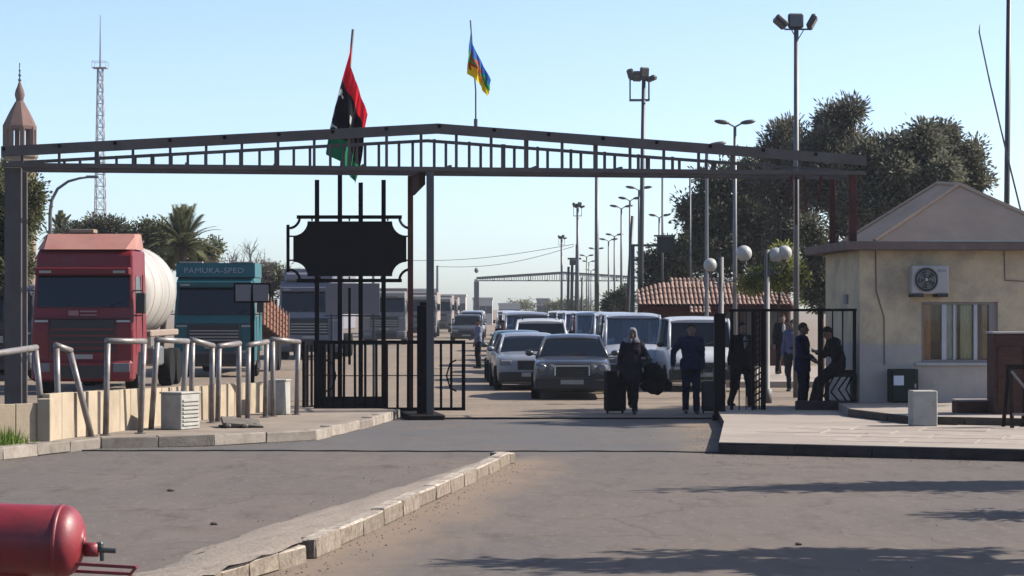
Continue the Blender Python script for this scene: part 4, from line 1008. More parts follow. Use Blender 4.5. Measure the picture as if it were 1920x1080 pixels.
tank_m = mat('tank_white', (.36, .34, .31), .55, 0, .14, 1.2, coat=.0, dirt=(.24, .215, .185), dirt_amt=.7, dirt_scale=1.5, stretch=(1, 1, .4))
Rz = Matrix.Translation((0, 2.55, 2.52)) @ Matrix.Rotation(-pi / 2, 4, 'X')
b = MB(); rT = 1.22
b.lathe([(.001, -.02), (rT * .55, .02), (rT * .85, .12), (rT * .98, .26), (rT, .36), (rT, 1.5), (rT, 3.0), (rT, 4.4), (rT * .98, 4.5), (rT * .85, 4.64), (rT * .5, 4.72), (.001, 4.74)], 48, Rz); b.build('tank', tank_m, T1, smooth=True)
for y in (.7, 1.9, 3.1, 4.2):
    b = MB(); b.lathe([(rT + .001, y), (rT + .015, y + .01), (rT + .015, y + .06), (rT + .001, y + .07)], 48, Rz); b.build('tank_band', tank_m, T1, smooth=True)
for s in (-1, 1):
    b = MB(); b.box((s * 1.10 - .14, 2.6, 1.35), (s * 1.10 + .14, 7.2, 1.52), .03); b.build('side_rail', mat('rail_tan', (.24, .19, .155), .8), T1)
    b = MB(); b.box((s * 1.02 - .2, 3.4, .6), (s * 1.02 + .2, 4.8, 1.1), .05); b.build('fuel_tank', alu, T1)
b = MB(); b.box((-.42, 2.4, .85), (.42, 7.6, 1.40)); b.build('subframe', MATS['chassis'], T1)
b = MB(); b.box((-.34, .022, 1.90), (-.10, .036, 2.02), .003); b.box((-.06, .022, 1.98), (.34, .036, 2.02)); b.box((-.06, .022, 1.90), (.34, .036, 1.93)); b.build('badge', mat('badge_pink', (.26, .13, .14), .5), T1)
b = MB(); b.box((-.5, -.112, .42), (.55, -.125, .70)); 

T2, tealm = truck('teal truck with lettering above its windscreen and an orange slatted body', (-9.0, 67.7, 0), 2.46, 3.05, (1.88, 2.74), (.007, .095, .115), 'teal')
hb = MB(); vs = [(-1.20, .28, 3.03), (1.20, .28, 3.03), (1.20, 2.1, 3.03), (-1.20, 2.1, 3.03), (-1.19, .34, 3.46), (1.19, .34, 3.46), (1.19, 2.1, 3.46), (-1.19, 2.1, 3.46)]
hb.add(vs, [(0, 1, 5, 4), (1, 2, 6, 5), (4, 5, 6, 7), (2, 3, 7, 6), (3, 0, 4, 7)]); hb.build('roof_box', tealm, T2)
b = MB(); b.box((-1.1, .30, 3.462), (-.4, .5, 3.50)); b.box((.45, .30, 3.462), (1.15, .5, 3.50)); b.build('roof_trim', white_conc, T2)
def lettering(txt, size, loc, m, parent, rot=(pi / 2, 0, 0), w=1.0):
    cu = bpy.data.curves.new('lettering', 'FONT'); cu.body = txt; cu.size = size; cu.extrude = .004; cu.align_x = 'CENTER'; cu.align_y = 'CENTER'; cu.space_character = 1.05
    cu.materials.append(m); tmp = bpy.data.objects.new('lettering', cu); C.objects.link(tmp); me = bpy.data.meshes.new_from_object(tmp.evaluated_get(bpy.context.evaluated_depsgraph_get())); bpy.data.objects.remove(tmp); o = bpy.data.objects.new('lettering', me); C.objects.link(o); o.parent = parent; o.location = loc; o.rotation_euler = rot; o.scale = (w, 1, 1); return o
lettering('PAMUKA-SPED', .235, (-.05, .285, 3.22), mat('letter_white', (.24, .29, .32), .6, 0, .03), T2, (pi / 2 - .13, 0, 0), 1.15)
orange = mat('orange_boards', (.20, .08, .045), .8, 0, .25, 2, dirt=(.27, .18, .14), dirt_amt=.45, dirt_scale=3)
bodyT = MB(); bodyT.box((-1.15, 0, 0), (1.15, 8.2, .14)); PT = Matrix.Translation((0, 2.3, 1.62)) @ Matrix.Rotation(radians(-5.2), 4, 'X')
bo = bodyT.build('cargo_body', mat('cargo_floor', (.07, .05, .045), .8), T2); bo.matrix_local = PT
for s in (-1, 1):
    for k in range(5):
        b = MB(); b.box((s * 1.17 - .02, .05, .02 + k * .19), (s * 1.17 + .02, 8.1, .02 + k * .19 + .155), .005); b.build('side_board', orange, bo)
    for k in range(9):
        b = MB(); b.box((s * 1.21 - .03, .1 + k * .98, -.05), (s * 1.21 + .03, .18 + k * .98, 1.02)); b.build('stake', mat('stake_pale', (.25, .17, .135), .8), bo)
b = MB(); b.box((-1.1, -.03, .0), (1.1, .03, 1.15), .01); b.build('headboard', mat('headboard_brown', (.06, .04, .03), .8), bo)
b = MB(); b.box((.35, 2.15, .9), (1.15, 2.45, 3.05), .02); b.build('air_filter', mat('filter_dark', (.035, .03, .027), .8), T2)

T3, bluem = truck('pale blue-white truck standing behind the black sign', (-8.25, 91, 0), 2.5, 3.2, (1.95, 2.8), (.15, .155, .20), 'blue')
b = MB(); b.box((-1.24, 2.2, 1.2), (1.24, 9.5, 3.75), .03); b.build('box_body', mat('box_grey', (.19, .19, .215), .7, 0, .08), T3)
b = MB(); b.box((-1.0, .25, 3.2), (1.0, 1.9, 3.55), .08); b.build('roof_deflector', bluem, T3)
T4, _ = truck('grey cab-over truck far down the left lane', (-7.35, 129, 0), 2.5, 3.1, (1.9, 2.72), (.17, .16, .16), 'grey')
b = MB(); b.box((-1.24, 2.2, 1.2), (1.24, 9.5, 3.3), .03); b.build('box_body', mat('box_tan', (.26, .215, .19), .7, 0, .1), T4)
for X, Y, lab in ((-6.75, 163, 'distant pale truck between the gantry columns'), (-6.6, 198, 'tiny pale truck to the right of the centre column'), (-6.9, 232, 'tiniest pale truck at the end of the left lane'), (-10.4, 185, 'distant pale truck half hidden behind the grey cab-over')):
    q = copy_tree(T4); q.location = (X, Y, 0); q['label'] = lab
# dark truck front half hidden behind the left gantry column
T5, _ = truck('dark blue truck at the left picture edge behind the gantry column', (-14.9, 64, 0), 2.46, 2.75, (1.7, 2.45), (.03, .035, .06), 'navy')
b = MB(); b.box((-1.24, 2.2, 1.0), (1.24, 8.5, 2.7), .03); b.build('box_body', MATS['box_grey'], T5)

# ------------------------------------------------------------------ people
skin_m = mat('skin', (.17, .088, .06), .6, 0, .08, 8)
def remesh(o, vox=.011, sm=6):
    r = o.modifiers.new('union', 'REMESH'); r.mode = 'VOXEL'; r.voxel_size = vox; r.use_smooth_shade = True
    s = o.modifiers.new('smooth', 'SMOOTH'); s.iterations = sm; s.factor = .5
fold_tex = bpy.data.textures.new('cloth_folds', 'CLOUDS'); fold_tex.noise_scale = .11; fold_tex.noise_depth = 2
def folds(o, k=.035):
    d = o.modifiers.new('folds', 'DISPLACE'); d.texture = fold_tex; d.strength = k; d.mid_level = .5; d.texture_coords = 'GLOBAL'
    s = o.modifiers.new('soften', 'SMOOTH'); s.iterations = 2; return o
BASE = dict(pelvis=(0, 0, .94), waist=(0, 0, 1.08), chest=(0, .0, 1.30), neck=(0, .01, 1.47), head=(0, -.02, 1.605),
            shL=(.175, .01, 1.405), shR=(-.175, .01, 1.405), elL=(.235, .03, 1.12), elR=(-.235, .03, 1.12), wrL=(.25, -.05, .87), wrR=(-.25, -.05, .87),
            hipL=(.09, 0, .91), hipR=(-.09, 0, .91), knL=(.105, -.03, .50), knR=(-.105, -.03, .50), anL=(.105, .02, .09), anR=(-.105, .02, .09), yaw=0)
def limb(b, pts, rs, n=10):
    b.tube(pts, rs, n)
    for p, r in zip(pts, rs): b.ell(p, (r, r, r), 10, 7)
def hand(b, el, wr):
    el, wr = Vector(el), Vector(wr); d = (wr - el).normalized(); side = d.cross(Vector((0, 1, 0)));
    if side.length < .2: side = d.cross(Vector((1, 0, 0)))
    side.normalize(); fwd = side.cross(d).normalized(); s = 1 if wr.x > 0 else -1
    palm = [wr + d * .01, wr + d * .045, wr + d * .09]
    b.tube(palm, [.024, .031, .028], 8)
    for k, (o, l) in enumerate(((-.027, .062), (-.009, .074), (.009, .070), (.026, .055))):
        a = wr + d * .08 + fwd * o; m = a + d * l * .55 + side * s * .008; e = m + (d * .8 - side * s * .6).normalized() * l * .5
        b.tube([a, m, e], [.0105, .0095, .008], 6)
    a = wr + d * .025 - fwd * .028; b.tube([a, a + d * .03 - fwd * .022, a + d * .058 - fwd * .026], [.012, .0105, .009], 6)
def person(label, loc, rotz, h, pose=None, top=(.02, .02, .03), legs=(.02, .02, .025), hair=(.012, .01, .009), shoe=(.015, .013, .012),
           scarf=None, coat_len=0.0, bulky=1.0, skirt=False, shirt=None, group=None, headpitch=0.0, headyaw=0.0):
    J = dict(BASE); J.update(pose or {}); J = {k: (Vector(v) if isinstance(v, tuple) else v) for k, v in J.items()}
    g = thing('person', label, 'person', loc, rotz, group); s = h / 1.72; g.scale = (s, s, s)
    key = '%.3f%.3f%.3f' % top
    b = MB()
    def torso(b, k):
        pv, wa, ch, nk = J['pelvis'], J['waist'], J['chest'], J['neck']
        secs = [(pv + (0, 0, 0) if False else pv - Vector((0, 0, .07)), .145, .105), (pv, .165, .115), (wa, .150, .105), (ch, .175, .120), (ch + (nk - ch) * .55, .165, .10), (ch + (nk - ch) * .85, .085, .07)]
        rings = []
        for c, rx, ry in secs: rings.append([c + Vector((rx * k * cos(2 * pi * j / 16), ry * k * sin(2 * pi * j / 16), 0)) for j in range(16)])
        b.ring_loft(rings)
        b.tube([J['shL'], ch + (nk - ch) * .7, J['shR']], [.058 * k, .075 * k, .058 * k], 10)
    torso(b, .93)
    b.tube([J['chest'] + (J['neck'] - J['chest']) * .6, J['neck'], J['head'] - Vector((0, 0, .03))], [.062, .052, .052], 12)
    Hc = J['head']; HM = Matrix.Translation(Hc) @ Matrix.Rotation(headyaw, 4, 'Z') @ Matrix.Rotation(headpitch, 4, 'X')
    b.ell((0, .012, .015), (.074, .094, .105), 16, 11, HM); b.ell((0, -.018, -.045), (.056, .068, .068), 14, 9, HM)
    b.tube([HM @ Vector((0, -.082, .02)), HM @ Vector((0, -.112, -.022)), HM @ Vector((0, -.085, -.034))], [.010, .016, .011], 8)
    for sd in (-1, 1): b.ell((sd * .078, .012, -.005), (.012, .022, .032), 8, 6, HM)
    b.ell((0, -.078, -.085), (.022, .018, .016), 8, 6, HM)
    for S in 'LR':
        limb(b, [J['sh' + S], J['el' + S], J['wr' + S]], [.052, .040, .027]); hand(b, J['el' + S], J['wr' + S])
        limb(b, [J['hip' + S], J['kn' + S], J['an' + S]], [.085, .054, .038])
        a = J['an' + S]; b.tube([a + Vector((0, .035, -.045)), a + Vector((0, -.06, -.05)), a + Vector((0, -.145, -.062))], [.034, .036, .022], 8)
    body = b.build('body', skin_m, g); remesh(body, .0105, 4)
    # face details
    dk = mat('eye_dark', (.012, .009, .008), .3)
    for sd in (-1, 1):
        e = MB(); e.ell((sd * .032, -.082, .018), (.014, .008, .008), 8, 6, HM); e.build('eye', dk, g, smooth=True)
        e = MB(); e.ell((sd * .033, -.088, .042), (.022, .007, .006), 8, 6, HM); e.build('eyebrow', dk, g, smooth=True)
    e = MB(); e.ell((0, -.089, -.056), (.024, .009, .007), 8, 6, HM); e.build('mouth', mat('lips', (.20, .07, .06), .5), g, smooth=True)
    # trousers
    lm = mat('cloth_%.3f%.3f%.3f' % legs, legs, .9, 0, .18, 5, bump=.2, bscale=25)
    b = MB(); pv = J['pelvis']
    b.ring_loft([[c + Vector((rx * cos(2 * pi * j / 16), ry * sin(2 * pi * j / 16), 0)) for j in range(16)] for c, rx, ry in ((pv - Vector((0, 0, .10)), .155, .115), (pv, .175, .125), (J['waist'], .158, .115))])
    for S in 'LR':
        an = J['an' + S]; kn = J['kn' + S]
        limb(b, [J['hip' + S], kn * .5 + J['hip' + S] * .5, kn, kn * .45 + an * .55, an + Vector((0, 0, -.02))], [.102 * bulky, .088 * bulky, .072 * bulky, .064 * bulky, .060 * bulky])
    o_ = b.build('trousers', lm, g); remesh(o_, .012, 5); folds(o_, .03)
    for S in 'LR':
        a = J['an' + S]; b = MB(); b.tube([a + Vector((0, .05, -.05)), a + Vector((0, .0, -.045)), a + Vector((0, -.08, -.055)), a + Vector((0, -.165, -.066))], [.036, .046, .042, .026], 10)
        b.box(a + Vector((-.042, -.175, -.092)), a + Vector((.042, .07, -.074)), .01); b.build('shoe', mat('shoe_%.3f' % shoe[0], shoe, .6), g, smooth=True, ang=50)
    # coat or shirt
    tm = mat('cloth_' + key, top, .95, 0, .18, 5, bump=.25, bscale=22)
    b = MB(); torso(b, 1.10 * bulky)
    z1 = J['pelvis'].z - .04
    if coat_len > 0:
        rings = []
        for q in range(6):
            f = q / 5; c = J['pelvis'] + Vector((0, 0, .12 - f * (coat_len + .12))); k = 1 + .35 * f * (1 if skirt else .35)
            rings.append([c + Vector((.185 * bulky * k * cos(2 * pi * j / 18) * (1 + .03 * sin(j * 2.1)), .135 * bulky * k * sin(2 * pi * j / 18), 0)) for j in range(18)])
        b.ring_loft(rings)
    for S in 'LR':
        e, w_ = J['el' + S], J['wr' + S]; limb(b, [J['sh' + S], J['sh' + S] * .5 + e * .5, e, e * .1 + w_ * .9], [.074 * bulky, .066 * bulky, .056 * bulky, .043 * bulky])
    o_ = b.build('coat' if coat_len > 0.05 else 'jacket', tm, g); remesh(o_, .012, 5); folds(o_, .045)
    if shirt:
        b = MB(); c = J['chest']; b.ell(c + Vector((0, -.125 * bulky, .03)), (.05, .02, .13), 10, 8); b.build('shirt_front', mat('shirt_%.2f' % shirt[0], shirt, .9), g, smooth=True)
    if scarf:
        sm_ = mat('scarf_%.2f%.2f' % scarf[:2], scarf, .9, 0, .15, 6, bump=.2)
        b = MB(); n = 20; rings = []
        for q in range(9):                       # hood open at the face: ring arcs leaving a gap in front
            f = q / 8; z = .145 - f * .30; r = .098 * sqrt(max(.06, 1 - ((z - .01) / .15) ** 2)) if z > -.02 else .097 + (-.02 - z) * .5
            gap = 0.0 if q < 2 else (.62 if q < 6 else .12)
            rings.append([HM @ Vector((r * sin(gap + (2 * pi - 2 * gap) * j / n) * 1.0, .012 - r * 1.12 * cos(gap + (2 * pi - 2 * gap) * j / n), z)) for j in range(n + 1)])
        b.ring_loft(rings, cap=False, closed=False); so_ = b.build('headscarf', sm_, g, smooth=True)
        sd_ = so_.modifiers.new('thick', 'SOLIDIFY'); sd_.thickness = .014
    elif hair:
        hm = mat('hair_%.2f' % hair[0], hair, .8, 0, .3, 20, bump=.4, bscale=60)
        b = MB(); n, m_ = 18, 9; rings = []
        for q in range(m_ + 1):
            el = pi / 2 * (1 - q / m_) * .99 - .35 * (q / m_)
            ring = []
            for j in range(n):
                a = 2 * pi * j / n; front = max(0, -sin(a)); e2 = max(el, .42 * front + (-.35 if front < .25 else .1))
                ring.append(HM @ Vector((.082 * cos(e2) * cos(a), .014 + .102 * cos(e2) * sin(a), .018 + .114 * sin(e2))))
            rings.append(ring)
        b.ring_loft(rings); b.build('hair', hm, g, smooth=True)
    return g
def ground(px, py): Y = CAMH * F / (py - HOR); return Vector((gx(px, Y), Y, .004))
NAVY = (.010, .011, .02)
# woman with headscarf and bags, walking towards the camera
p = ground(1186, 776)
person('woman in a pale headscarf and dark coat walking through the gate with bags', p, 0, 1.66,
       dict(elL=(.27, -.02, 1.14), wrL=(.24, -.13, 1.13), elR=(-.25, .03, 1.12), wrR=(-.28, -.02, .88), knL=(.05, -.16, .51), anL=(.03, -.20, .09), knR=(-.05, .04, .50), anR=(-.01, .34, .20)),
       (.017, .014, .024), (.011, .010, .015), scarf=(.17, .165, .19), coat_len=.30, bulky=1.06, headpitch=.05)
bagm = mat('bag_black', (.006, .0055, .0075), .8, 0, .25, 5, bump=.3)
bag = thing('shoulder_bag', 'bulky black holdall slung from the left shoulder of the woman in the headscarf', 'bag', p + Vector((.36, .02, .52)))
b = MB(); b.box((-.20, -.13, -.12), (.26, .13, .40), .09, Matrix.Rotation(.22, 4, 'Y')); b.ell((.02, 0, .36), (.18, .12, .13), 14, 8); o = b.build('sack', bagm, bag); remesh(o, .015, 5); folds(o, .06)
b = MB(); b.tube([(.02, -.05, .48), (-.1, -.06, .75), (-.20, -.02, .90), (-.28, .06, .84)], .018, 6); b.build('strap', mat('strap_grey', (.10, .095, .10), .8), bag)
b = MB(); b.box((-.12, -.145, .18), (.12, -.12, .34), .01); b.build('pocket', bagm, bag)
def suitcase(label, loc, w, d, h, rot, m):
    g = thing('suitcase', label, 'suitcase', loc, rot)
    b = MB(); b.box((-w / 2, -d / 2, .05), (w / 2, d / 2, h), .035); b.build('shell', m, g)
    for s in (-1, 1):
        b = MB(); b.lathe([(.028, -.015), (.028, .015)], 10, Matrix.Translation((s * w * .38, 0, .028)) @ Matrix.Rotation(pi / 2, 4, 'Y')); b.build('caster', rubber, g)
        b = MB(); b.tube([(s * w * .25, d * .3, h - .02), (s * w * .25, d * .3, h + .26)], .008, 6); b.build('handle_tube', alu, g)
    b = MB(); b.tube([(-w * .25, d * .3, h + .26), (w * .25, d * .3, h + .26)], .014, 6); b.build('handle_grip', blk_plastic, g)
    b = MB(); b.box((-w * .36, -d / 2 - .012, .14), (w * .36, -d / 2 - .001, h * .62), .008); b.build('pocket', m, g)
suitcase('tall dark suitcase pulled along on the left of the woman in the headscarf', p + Vector((-.34, .12, 0)), .40, .26, .84, .25, bagm)
# man with suitcase
p = ground(1296, 776)
person('man in dark navy clothes with one arm swung out beside a black suitcase', p, 0, 1.76,
       dict(shR=(-.19, .01, 1.41), elR=(-.33, .04, 1.18), wrR=(-.36, -.04, .90), elL=(.22, .05, 1.12), wrL=(.22, .05, .87), knL=(.09, -.07, .50), anL=(.10, -.03, .09), knR=(-.10, .0, .50), anR=(-.10, .10, .10)),
       (.012, .016, .042), (.011, .013, .030), hair=(.012, .010, .010), coat_len=.10, bulky=1.08)
suitcase('upright black suitcase to the right of the man in navy', p + Vector((.36, .10, 0)), .30, .24, .64, -.1, mat('case_black', (.006, .0055, .0055), .6, 0, .2))
# man behind the gate bars
p = ground(1391, 769)
person('man in black striding behind the bars of the pedestrian gate', p, radians(25), 1.78,
       dict(knL=(.08, -.14, .52), anL=(.07, -.20, .12), knR=(-.10, .05, .50), anR=(-.09, .30, .16), wrL=(.20, -.20, .95), wrR=(-.22, .12, .88)), (.011, .011, .014), (.010, .010, .013), shirt=(.28, .27, .26), coat_len=.12, bulky=1.05)
# man in blue suit in profile
p = Vector((gx(1505, 44.9), 44.9, .004))
person('man in a blue jacket standing in profile in the gate doorway', p, radians(62), 1.77, dict(elR=(-.22, -.02, 1.13), wrR=(-.17, -.23, 1.02), elL=(.22, .02, 1.13), wrL=(.18, -.20, .98)),
       (.012, .016, .05), (.010, .012, .03), hair=(.03, .026, .024), coat_len=.16, bulky=1.05)
# man perched on the ledge reading
p = Vector((gx(1566, 42.45), 42.45, KH))
person('man in a black jacket sitting on the ledge by the booth, bent over a paper', p, radians(-78), 1.74,
       dict(pelvis=(0, .06, .80), waist=(0, .06, .94), chest=(0, -.01, 1.15), neck=(0, -.06, 1.30), head=(0, -.15, 1.41), shL=(.175, -.03, 1.25), shR=(-.175, -.03, 1.25), elL=(.22, -.13, 1.0), elR=(-.22, -.13, 1.0), wrL=(.10, -.33, 1.06), wrR=(-.10, -.33, 1.06),
            hipL=(.09, .03, .78), hipR=(-.09, .03, .78), knL=(.13, -.33, .52), knR=(-.13, -.30, .50), anL=(.13, -.36, .10), anR=(-.13, -.42, .09)), (.010, .010, .013), (.010, .010, .013), headpitch=.55, bulky=1.08)
b = MB(); b.cbox((0, 0, 0), (.21, .30, .004), 0, Matrix.Rotation(.5, 4, 'Y')); tag(b.build('paper_sheet', mat('paper', (.62, .64, .70), .8), loc=p + Vector((-.36, .02, 1.09))), 'white sheet of paper held by the man sitting on the ledge', 'paper')
ld = thing('ledge_bench', 'narrow dark bench ledge under the man with the paper', 'bench', (gx(1574, 42.5), 42.5, KH))
b = MB(); b.box((-.28, -.15, .60), (.30, .17, .67), .008); b.build('seat', mat('bench_dark', (.03, .028, .03), .7), ld)
for s in (-1, 1):
    b = MB(); b.box((s * .24 - .03, -.1, 0), (s * .24 + .03, .1, .598)); b.build('leg', MATS['bench_dark'], ld)
# people further back
person('man in black walking on the raised pavement behind the passage', Vector((gx(1467, 63.8), 63.8, .16)), radians(10), 1.74, dict(knL=(.09, -.10, .5), anL=(.09, -.12, .1), knR=(-.1, .04, .5), anR=(-.1, .2, .13)), (.011, .011, .016), (.010, .010, .012), shirt=(.35, .34, .33), coat_len=.1)
person('person in a light blue jacket behind the man in the blue jacket', Vector((gx(1487, 56), 56, .004)), radians(-20), 1.78, None, (.085, .09, .17), (.02, .02, .03), hair=(.03, .025, .02))
person('man in a light blue shirt standing left of the parked queue', ground(897, 691), radians(-70), 1.70, dict(elL=(.22, -.05, 1.13), wrL=(.15, -.25, 1.05)), (.16, .18, .26), (.010, .010, .014))
person('person in dark maroon beside the dark teal saloon', Vector((gx(942, 69), 69, .004)), radians(30), 1.70, None, (.035, .012, .018), (.012, .012, .016))

# ------------------------------------------------------------------ trees
def leafmat(name, c, tr=.25): return mat(name, c, .75, 0, .4, .6, island=.55, trans=tr + .1, spec=.25)
def leaves_mesh(name, pts, leaf, droop, shape, m, parent, seed):
    rg = np.random.default_rng(seed); n = len(pts)
    a = rg.normal(size=(n, 3)); a[:, 2] -= droop; a /= np.linalg.norm(a, axis=1)[:, None]
    s_ = np.cross(a, rg.normal(size=(n, 3))); s_ /= np.linalg.norm(s_, axis=1)[:, None]
    l = leaf * rg.uniform(.6, 1.3, size=(n, 1)); wd = l / shape
    v = np.empty((n, 4, 3)); v[:, 0] = pts; v[:, 1] = pts + a * l * .5 + s_ * wd * .5; v[:, 2] = pts + a * l; v[:, 3] = pts + a * l * .5 - s_ * wd * .5
    me = bpy.data.meshes.new(name); me.vertices.add(n * 4); me.vertices.foreach_set('co', v.astype(np.float32).ravel())
    me.loops.add(n * 4); me.loops.foreach_set('vertex_index', np.arange(n * 4, dtype=np.int32))
    me.polygons.add(n); me.polygons.foreach_set('loop_start', np.arange(0, n * 4, 4, dtype=np.int32)); me.update(calc_edges=True); me.materials.append(m)
    o = bpy.data.objects.new(name, me); C.objects.link(o); o.parent = parent; return o
def tree(name, label, base, blobs, leaf, n_leaf, m, trunk_r=.16, droop=.0, clump=.42, seed=1, cat='tree', group=None, shape=2.4, limbs=True):
    """blobs: (center, (rx,ry,rz), weight). Leaves sit in clumps at limb ends, with gaps between the clumps."""
    rr = random.Random(seed); rg = np.random.default_rng(seed); base = Vector(base); g = thing(name, label, cat, base, 0, group)
    tot = sum(w_ for _, _, w_ in blobs); wood = MB(); out = []
    cen = sum((q[0] * q[2] for q in blobs), Vector()) / tot
    low = min(q[0].z - q[1][2] for q in blobs)
    fork = Vector((base.x * .5 + cen.x * .5, base.y * .5 + cen.y * .5, max(base.z + .3, low * .6 + cen.z * .4))) - base
    wood.tube([(0, 0, 0), fork * .5 + Vector((rr.uniform(-.1, .1), 0, 0)), fork], [trunk_r, trunk_r * .8, trunk_r * .6], 8)
    more = []
    for c, r, w_ in blobs:                       # break every mass up into a core and smaller outlying boughs
        more.append((c, tuple(q * .70 for q in r), w_ * .40))
        for k in range(7):
            d = Vector((rr.gauss(0, 1), rr.gauss(0, 1), rr.gauss(.15, 1))).normalized() * rr.uniform(.66, 1.08); f = rr.uniform(.20, .42)
            more.append((c + Vector((d.x * r[0], d.y * r[1], d.z * r[2])), tuple(q * f for q in r), w_ * .085))
    for c, r, w_ in more:
        c = c - base; n = int(n_leaf * .78 * w_ / tot); ncl = max(4, int(n / 70))
        wood.tube([fork, fork * .4 + c * .6 + Vector((rr.uniform(-.2, .2), rr.uniform(-.2, .2), .1)), c], [trunk_r * .5, trunk_r * .3, trunk_r * .12], 6)
        for k in range(ncl):
            while True:
                d = Vector((rr.uniform(-1, 1), rr.uniform(-1, 1), rr.uniform(-1, 1)))
                if .15 < d.length <= 1: break
            d = d.normalized() * (rr.uniform(.3, 1.02) ** .7)
            cc = c + Vector((d.x * r[0], d.y * r[1], d.z * r[2]))
            if rr.random() < .3 and limbs: wood.tube([c + (cc - c) * .1, c + (cc - c) * .5 + Vector((0, 0, -.05)), cc], [trunk_r * .14, trunk_r * .1, trunk_r * .04], 4)
            cl = clump * rr.uniform(.5, 1.3); q = n // ncl
            out.append(np.array(cc) + np.clip(rg.normal(size=(q, 3)), -2, 2) * np.array((cl * .5, cl * .5, cl * .40)))
    wood.build('trunk', bark, g, smooth=True)
    leaves_mesh('crown', np.concatenate(out), leaf, droop, shape, m, g, seed); return g
def bl(px, py, rx, ry, Y, w_=1.0, d=None):
    k = Y / F; return (P(px, py, Y), (rx * k, (d if d else (rx + ry) / 2 * k), ry * k), w_)
pine = leafmat('pine_leaf', (.11, .107, .084), .2); olive = leafmat('olive_leaf', (.13, .13, .094), .25)
bright = leafmat('bright_leaf', (.19, .20, .055), .35); darkg = leafmat('dark_leaf', (.098, .10, .07), .2)
leftg = leafmat('palm_leaf', (.115, .12, .058), .25)
Y = 84
tree('pine_tree', 'tallest ragged pine rising behind the right end of the gantry', (gx(1562, Y), Y, 0),
     [bl(1592, 212, 20, 22, Y, .35), bl(1560, 235, 22, 28, Y, .6), bl(1548, 285, 48, 42, Y, 1.5), bl(1600, 275, 32, 30, Y, .5), bl(1535, 345, 50, 50, Y, 1.2), bl(1600, 350, 45, 55, Y, 1.2), bl(1610, 430, 50, 40, Y, .9)], 0.23, 36000, pine, .2, -.3, .42, 11, shape=3.6)
Y = 88
tree('pine_tree', 'thin-topped pine behind the tall floodlight mast', (gx(1475, Y), Y, 0),
     [bl(1480, 255, 28, 36, Y, .6), bl(1500, 300, 38, 40, Y, .9), bl(1445, 290, 18, 26, Y, .3), bl(1470, 360, 52, 50, Y, 1.3), bl(1480, 430, 48, 40, Y, .9)], 0.22, 28000, pine, .18, -.4, .40, 12, shape=3.6)
Y = 80
tree('leafy_tree', 'broad dark tree between the pine and the booth roof', (gx(1690, Y), Y, 0),
     [bl(1640, 300, 40, 40, Y, .9), bl(1730, 275, 46, 38, Y, 1.1), bl(1700, 340, 75, 60, Y, 2.6), bl(1640, 385, 50, 55, Y, 1.5), bl(1760, 340, 50, 50, Y, 1.4), bl(1720, 400, 80, 40, Y, 1.2)], 0.20, 50000, olive, .22, 0, .46, 13)
Y = 82
tree('leafy_tree', 'rounded dark tree peeping out right of the booth ridge', (gx(1790, Y), Y, 0),
     [bl(1770, 260, 26, 24, Y, .5), bl(1795, 310, 36, 40, Y, 1.1), bl(1822, 300, 20, 30, Y, .4), bl(1818, 335, 26, 20, Y, .5), bl(1780, 380, 60, 40, Y, 1.2)], 0.19, 22400, olive, .18, 0, .42, 14)
Y = 92
tree('leafy_tree', 'dark spreading tree behind the tiled kiosk', (gx(1385, Y), Y, 0),
     [bl(1345, 350, 32, 34, Y, .7), bl(1410, 340, 40, 36, Y, .9), bl(1330, 410, 46, 40, Y, 1.1), bl(1400, 420, 60, 55, Y, 1.9), bl(1440, 470, 50, 50, Y, 1.2), bl(1350, 480, 60, 40, Y, 1.4), bl(1480, 420, 40, 50, Y, .9), bl(1300, 390, 24, 30, Y, .4)], 0.21, 44000, darkg, .22, 0, .48, 15)
Y = 96
tree('leafy_tree', 'lower dark tree at the left end of the tiled kiosk', (gx(1265, Y), Y, 0),
     [bl(1240, 490, 36, 32, Y, 1), bl(1290, 480, 40, 40, Y, 1.2), bl(1250, 540, 46, 30, Y, 1.1), bl(1310, 450, 26, 26, Y, .5)], 0.19, 20800, darkg, .16, 0, .42, 16)
Y = 120
tree('bush', 'round dark bush at the near foot of the mast row', (gx(1160, Y), Y, 0), [bl(1147, 568, 22, 20, Y, 1), bl(1175, 565, 22, 22, Y, 1)], 0.17, 10400, darkg, .1, 0, .35, 17, 'bush')
Y = 66
tree('young_tree', 'sunlit yellow-green young tree beside the tiled kiosk', (gx(1462, Y), Y, .1),
     [bl(1440, 525, 34, 18, Y, .9), bl(1475, 500, 24, 36, Y, 1), bl(1415, 532, 22, 12, Y, .5), bl(1510, 535, 18, 28, Y, .6)], 0.11, 16800, bright, .06, .3, .26, 18)
Y = 62
tree('leafy_tree', 'dark green shrub growing behind the booth corner', (gx(1540, Y), Y, 0), [bl(1535, 480, 24, 30, Y, .6), bl(1545, 540, 28, 40, Y, 1), bl(1520, 430, 20, 20, Y, .25)], 0.12, 10400, darkg, .09, .2, .28, 19)
